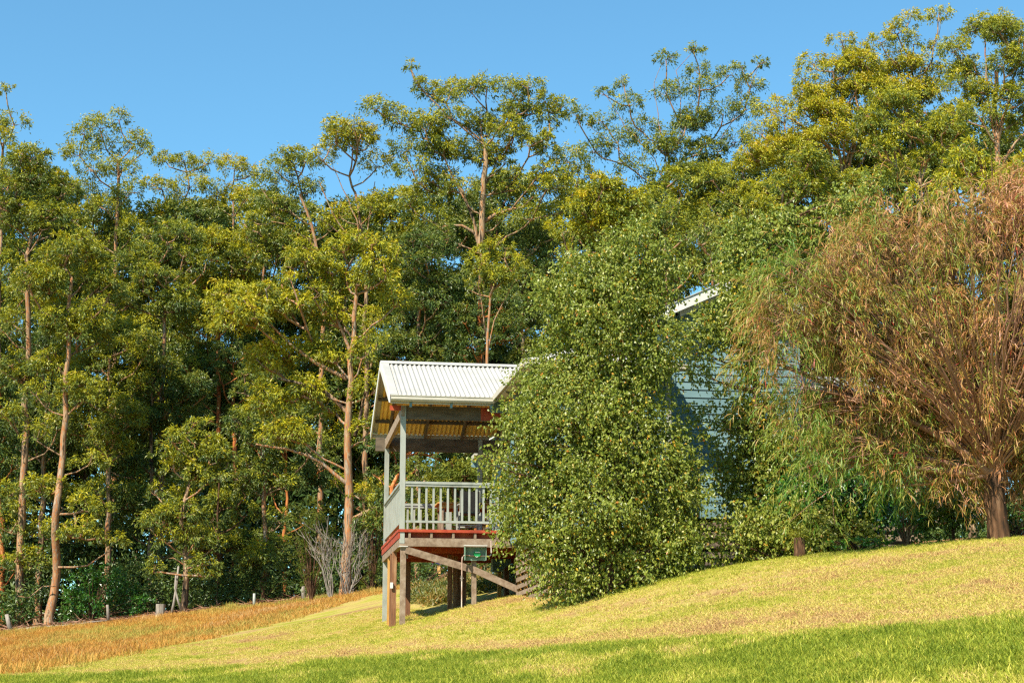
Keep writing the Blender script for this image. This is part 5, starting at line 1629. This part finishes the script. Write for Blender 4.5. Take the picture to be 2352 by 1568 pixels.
def scatter(name, pts, rot, scl, dry, tuft_me):
    me = bpy.data.meshes.new(name)
    me.vertices.add(len(pts)); me.vertices.foreach_set('co', pts.astype(np.float32).ravel())
    for nm, ty, arr, key in (('rot', 'FLOAT_VECTOR', rot, 'vector'), ('scl', 'FLOAT_VECTOR', scl, 'vector'), ('dry', 'FLOAT', dry, 'value')):
        a = me.attributes.new(nm, ty, 'POINT')
        a.data.foreach_set(key, np.ascontiguousarray(arr, np.float32).ravel())
    o = link(name, me)
    o['kind'] = 'stuff'
    src = bpy.data.objects.new(name + '_tuft', tuft_me)          # source of the instances, kept out of the scene
    ng = bpy.data.node_groups.new(name + '_scatter', 'GeometryNodeTree')
    ng.interface.new_socket('Geometry', in_out='INPUT', socket_type='NodeSocketGeometry')
    ng.interface.new_socket('Geometry', in_out='OUTPUT', socket_type='NodeSocketGeometry')
    N = ng.nodes; Lk = ng.links
    gi = N.new('NodeGroupInput'); go = N.new('NodeGroupOutput')
    mp = N.new('GeometryNodeMeshToPoints')
    ip = N.new('GeometryNodeInstanceOnPoints')
    oi = N.new('GeometryNodeObjectInfo'); oi.inputs['Object'].default_value = src
    oi.inputs['As Instance'].default_value = True
    def na(nm, ty):
        q = N.new('GeometryNodeInputNamedAttribute'); q.data_type = ty; q.inputs['Name'].default_value = nm
        return q.outputs['Attribute']
    Lk.new(gi.outputs[0], mp.inputs['Mesh'])
    Lk.new(mp.outputs[0], ip.inputs['Points'])
    Lk.new(oi.outputs['Geometry'], ip.inputs['Instance'])
    e2r = N.new('FunctionNodeEulerToRotation')
    Lk.new(na('rot', 'FLOAT_VECTOR'), e2r.inputs[0])
    Lk.new(e2r.outputs[0], ip.inputs['Rotation'])
    Lk.new(na('scl', 'FLOAT_VECTOR'), ip.inputs['Scale'])
    Lk.new(ip.outputs[0], go.inputs[0])
    md = o.modifiers.new('scatter', 'NODES'); md.node_group = ng
    return o


rng = np.random.default_rng(123)
def view_points(n, y0, y1, margin, power=1.0):
    """points over the ground the picture can see, evenly by area, with a margin at the sides"""
    Y = np.sqrt(rng.uniform(y0 ** 2, y1 ** 2, n)) if power == 1 else y0 + (y1 - y0) * rng.random(n) ** power
    X = rng.uniform(-1, 1, n) * (.31 * Y + margin)
    return X, Y


X1, Y1 = view_points(46000, 9.5, 24, 1.2)
X2, Y2 = view_points(52000, 22, 47, 1.5)
X = np.concatenate([X1, X2]); Y = np.concatenate([Y1, Y2])
keep = X > xb(Y) - .3 + rng.normal(0, .5, len(X))
# not under the house walls, the big trees or in the mulch bed
la = (X - O[0]) * _u[0] + (Y - O[1]) * _u[1]; lb = (X - O[0]) * _v[0] + (Y - O[1]) * _v[1]
keep &= ~((la > 2.6) & (lb > -4.6))
keep &= ~((X > 3.6) & (Y > np.interp(X, bx, fy) - .05))
keep &= ~((la > 1.0) & (lb > .8) & (lb < 9))
X = X[keep]; Y = Y[keep]
dry = dryness(X, Y) + rng.normal(0, .07, len(X))
y1c = np.interp(X, *_c1)
lush = np.clip((y1c - Y) / 1.0, 0, 1)
s = rng.uniform(.65, 1.15, len(X)) * (1 + .25 * lush) * np.where(Y > 23, 1.15, 1)
hs = s * np.where(lush > 0, rng.uniform(.7, 1.25, len(X)), rng.uniform(.4, .85, len(X)))
thin = rng.random(len(X)) < np.where(dry > .7, .6, 1.0)
X = X[thin]; Y = Y[thin]; dry = dry[thin]; s = s[thin]; hs = hs[thin]
pts = np.stack([X, Y, ground(X, Y)], 1)
rot = np.stack([rng.normal(0, .12, len(X)), rng.normal(0, .12, len(X)), rng.random(len(X)) * 2 * pi], 1)
scatter('grass', pts, rot, np.stack([s, s, hs], 1), np.clip(dry, 0, 1), tuft_mesh('grass_tuft', 26, .095, .03, .085, .0085, .42, M['lawn_blade'], 5))

Yp_ = rng.uniform(30, 88, 42000); Xp_ = rng.uniform(-1, 1, 42000) * (.31 * Yp_ + 2)
keep = (Xp_ < xb(Yp_) + rng.normal(0, .6, len(Xp_))) & (Yp_ < YE + rng.normal(.5, .7, len(Xp_)))
Xp_ = Xp_[keep]; Yp_ = Yp_[keep]
s = rng.uniform(.7, 1.35, len(Xp_)); hs = s * rng.uniform(.5, 1.15, len(Xp_)) * (.6 + .9 * fbm(Xp_ * .5, Yp_ * .3, 91, 2))
dry = .45 + 1.5 * (fbm(Xp_ * .35, Yp_ * .12, 92, 3) - .5) + rng.normal(0, .12, len(Xp_))
scatter('dry_grass', np.stack([Xp_, Yp_, ground(Xp_, Yp_)], 1), np.stack([rng.normal(0, .15, len(Xp_)), rng.normal(0, .15, len(Xp_)), rng.random(len(Xp_)) * 2 * pi], 1),
        np.stack([s, s, hs], 1), np.clip(dry, 0, 1), tuft_mesh('dry_tuft', 26, .22, .08, .24, .016, .38, M['dry_blade'], 6))
# strip of mown grass between deck and forest edge, seen past the stumps
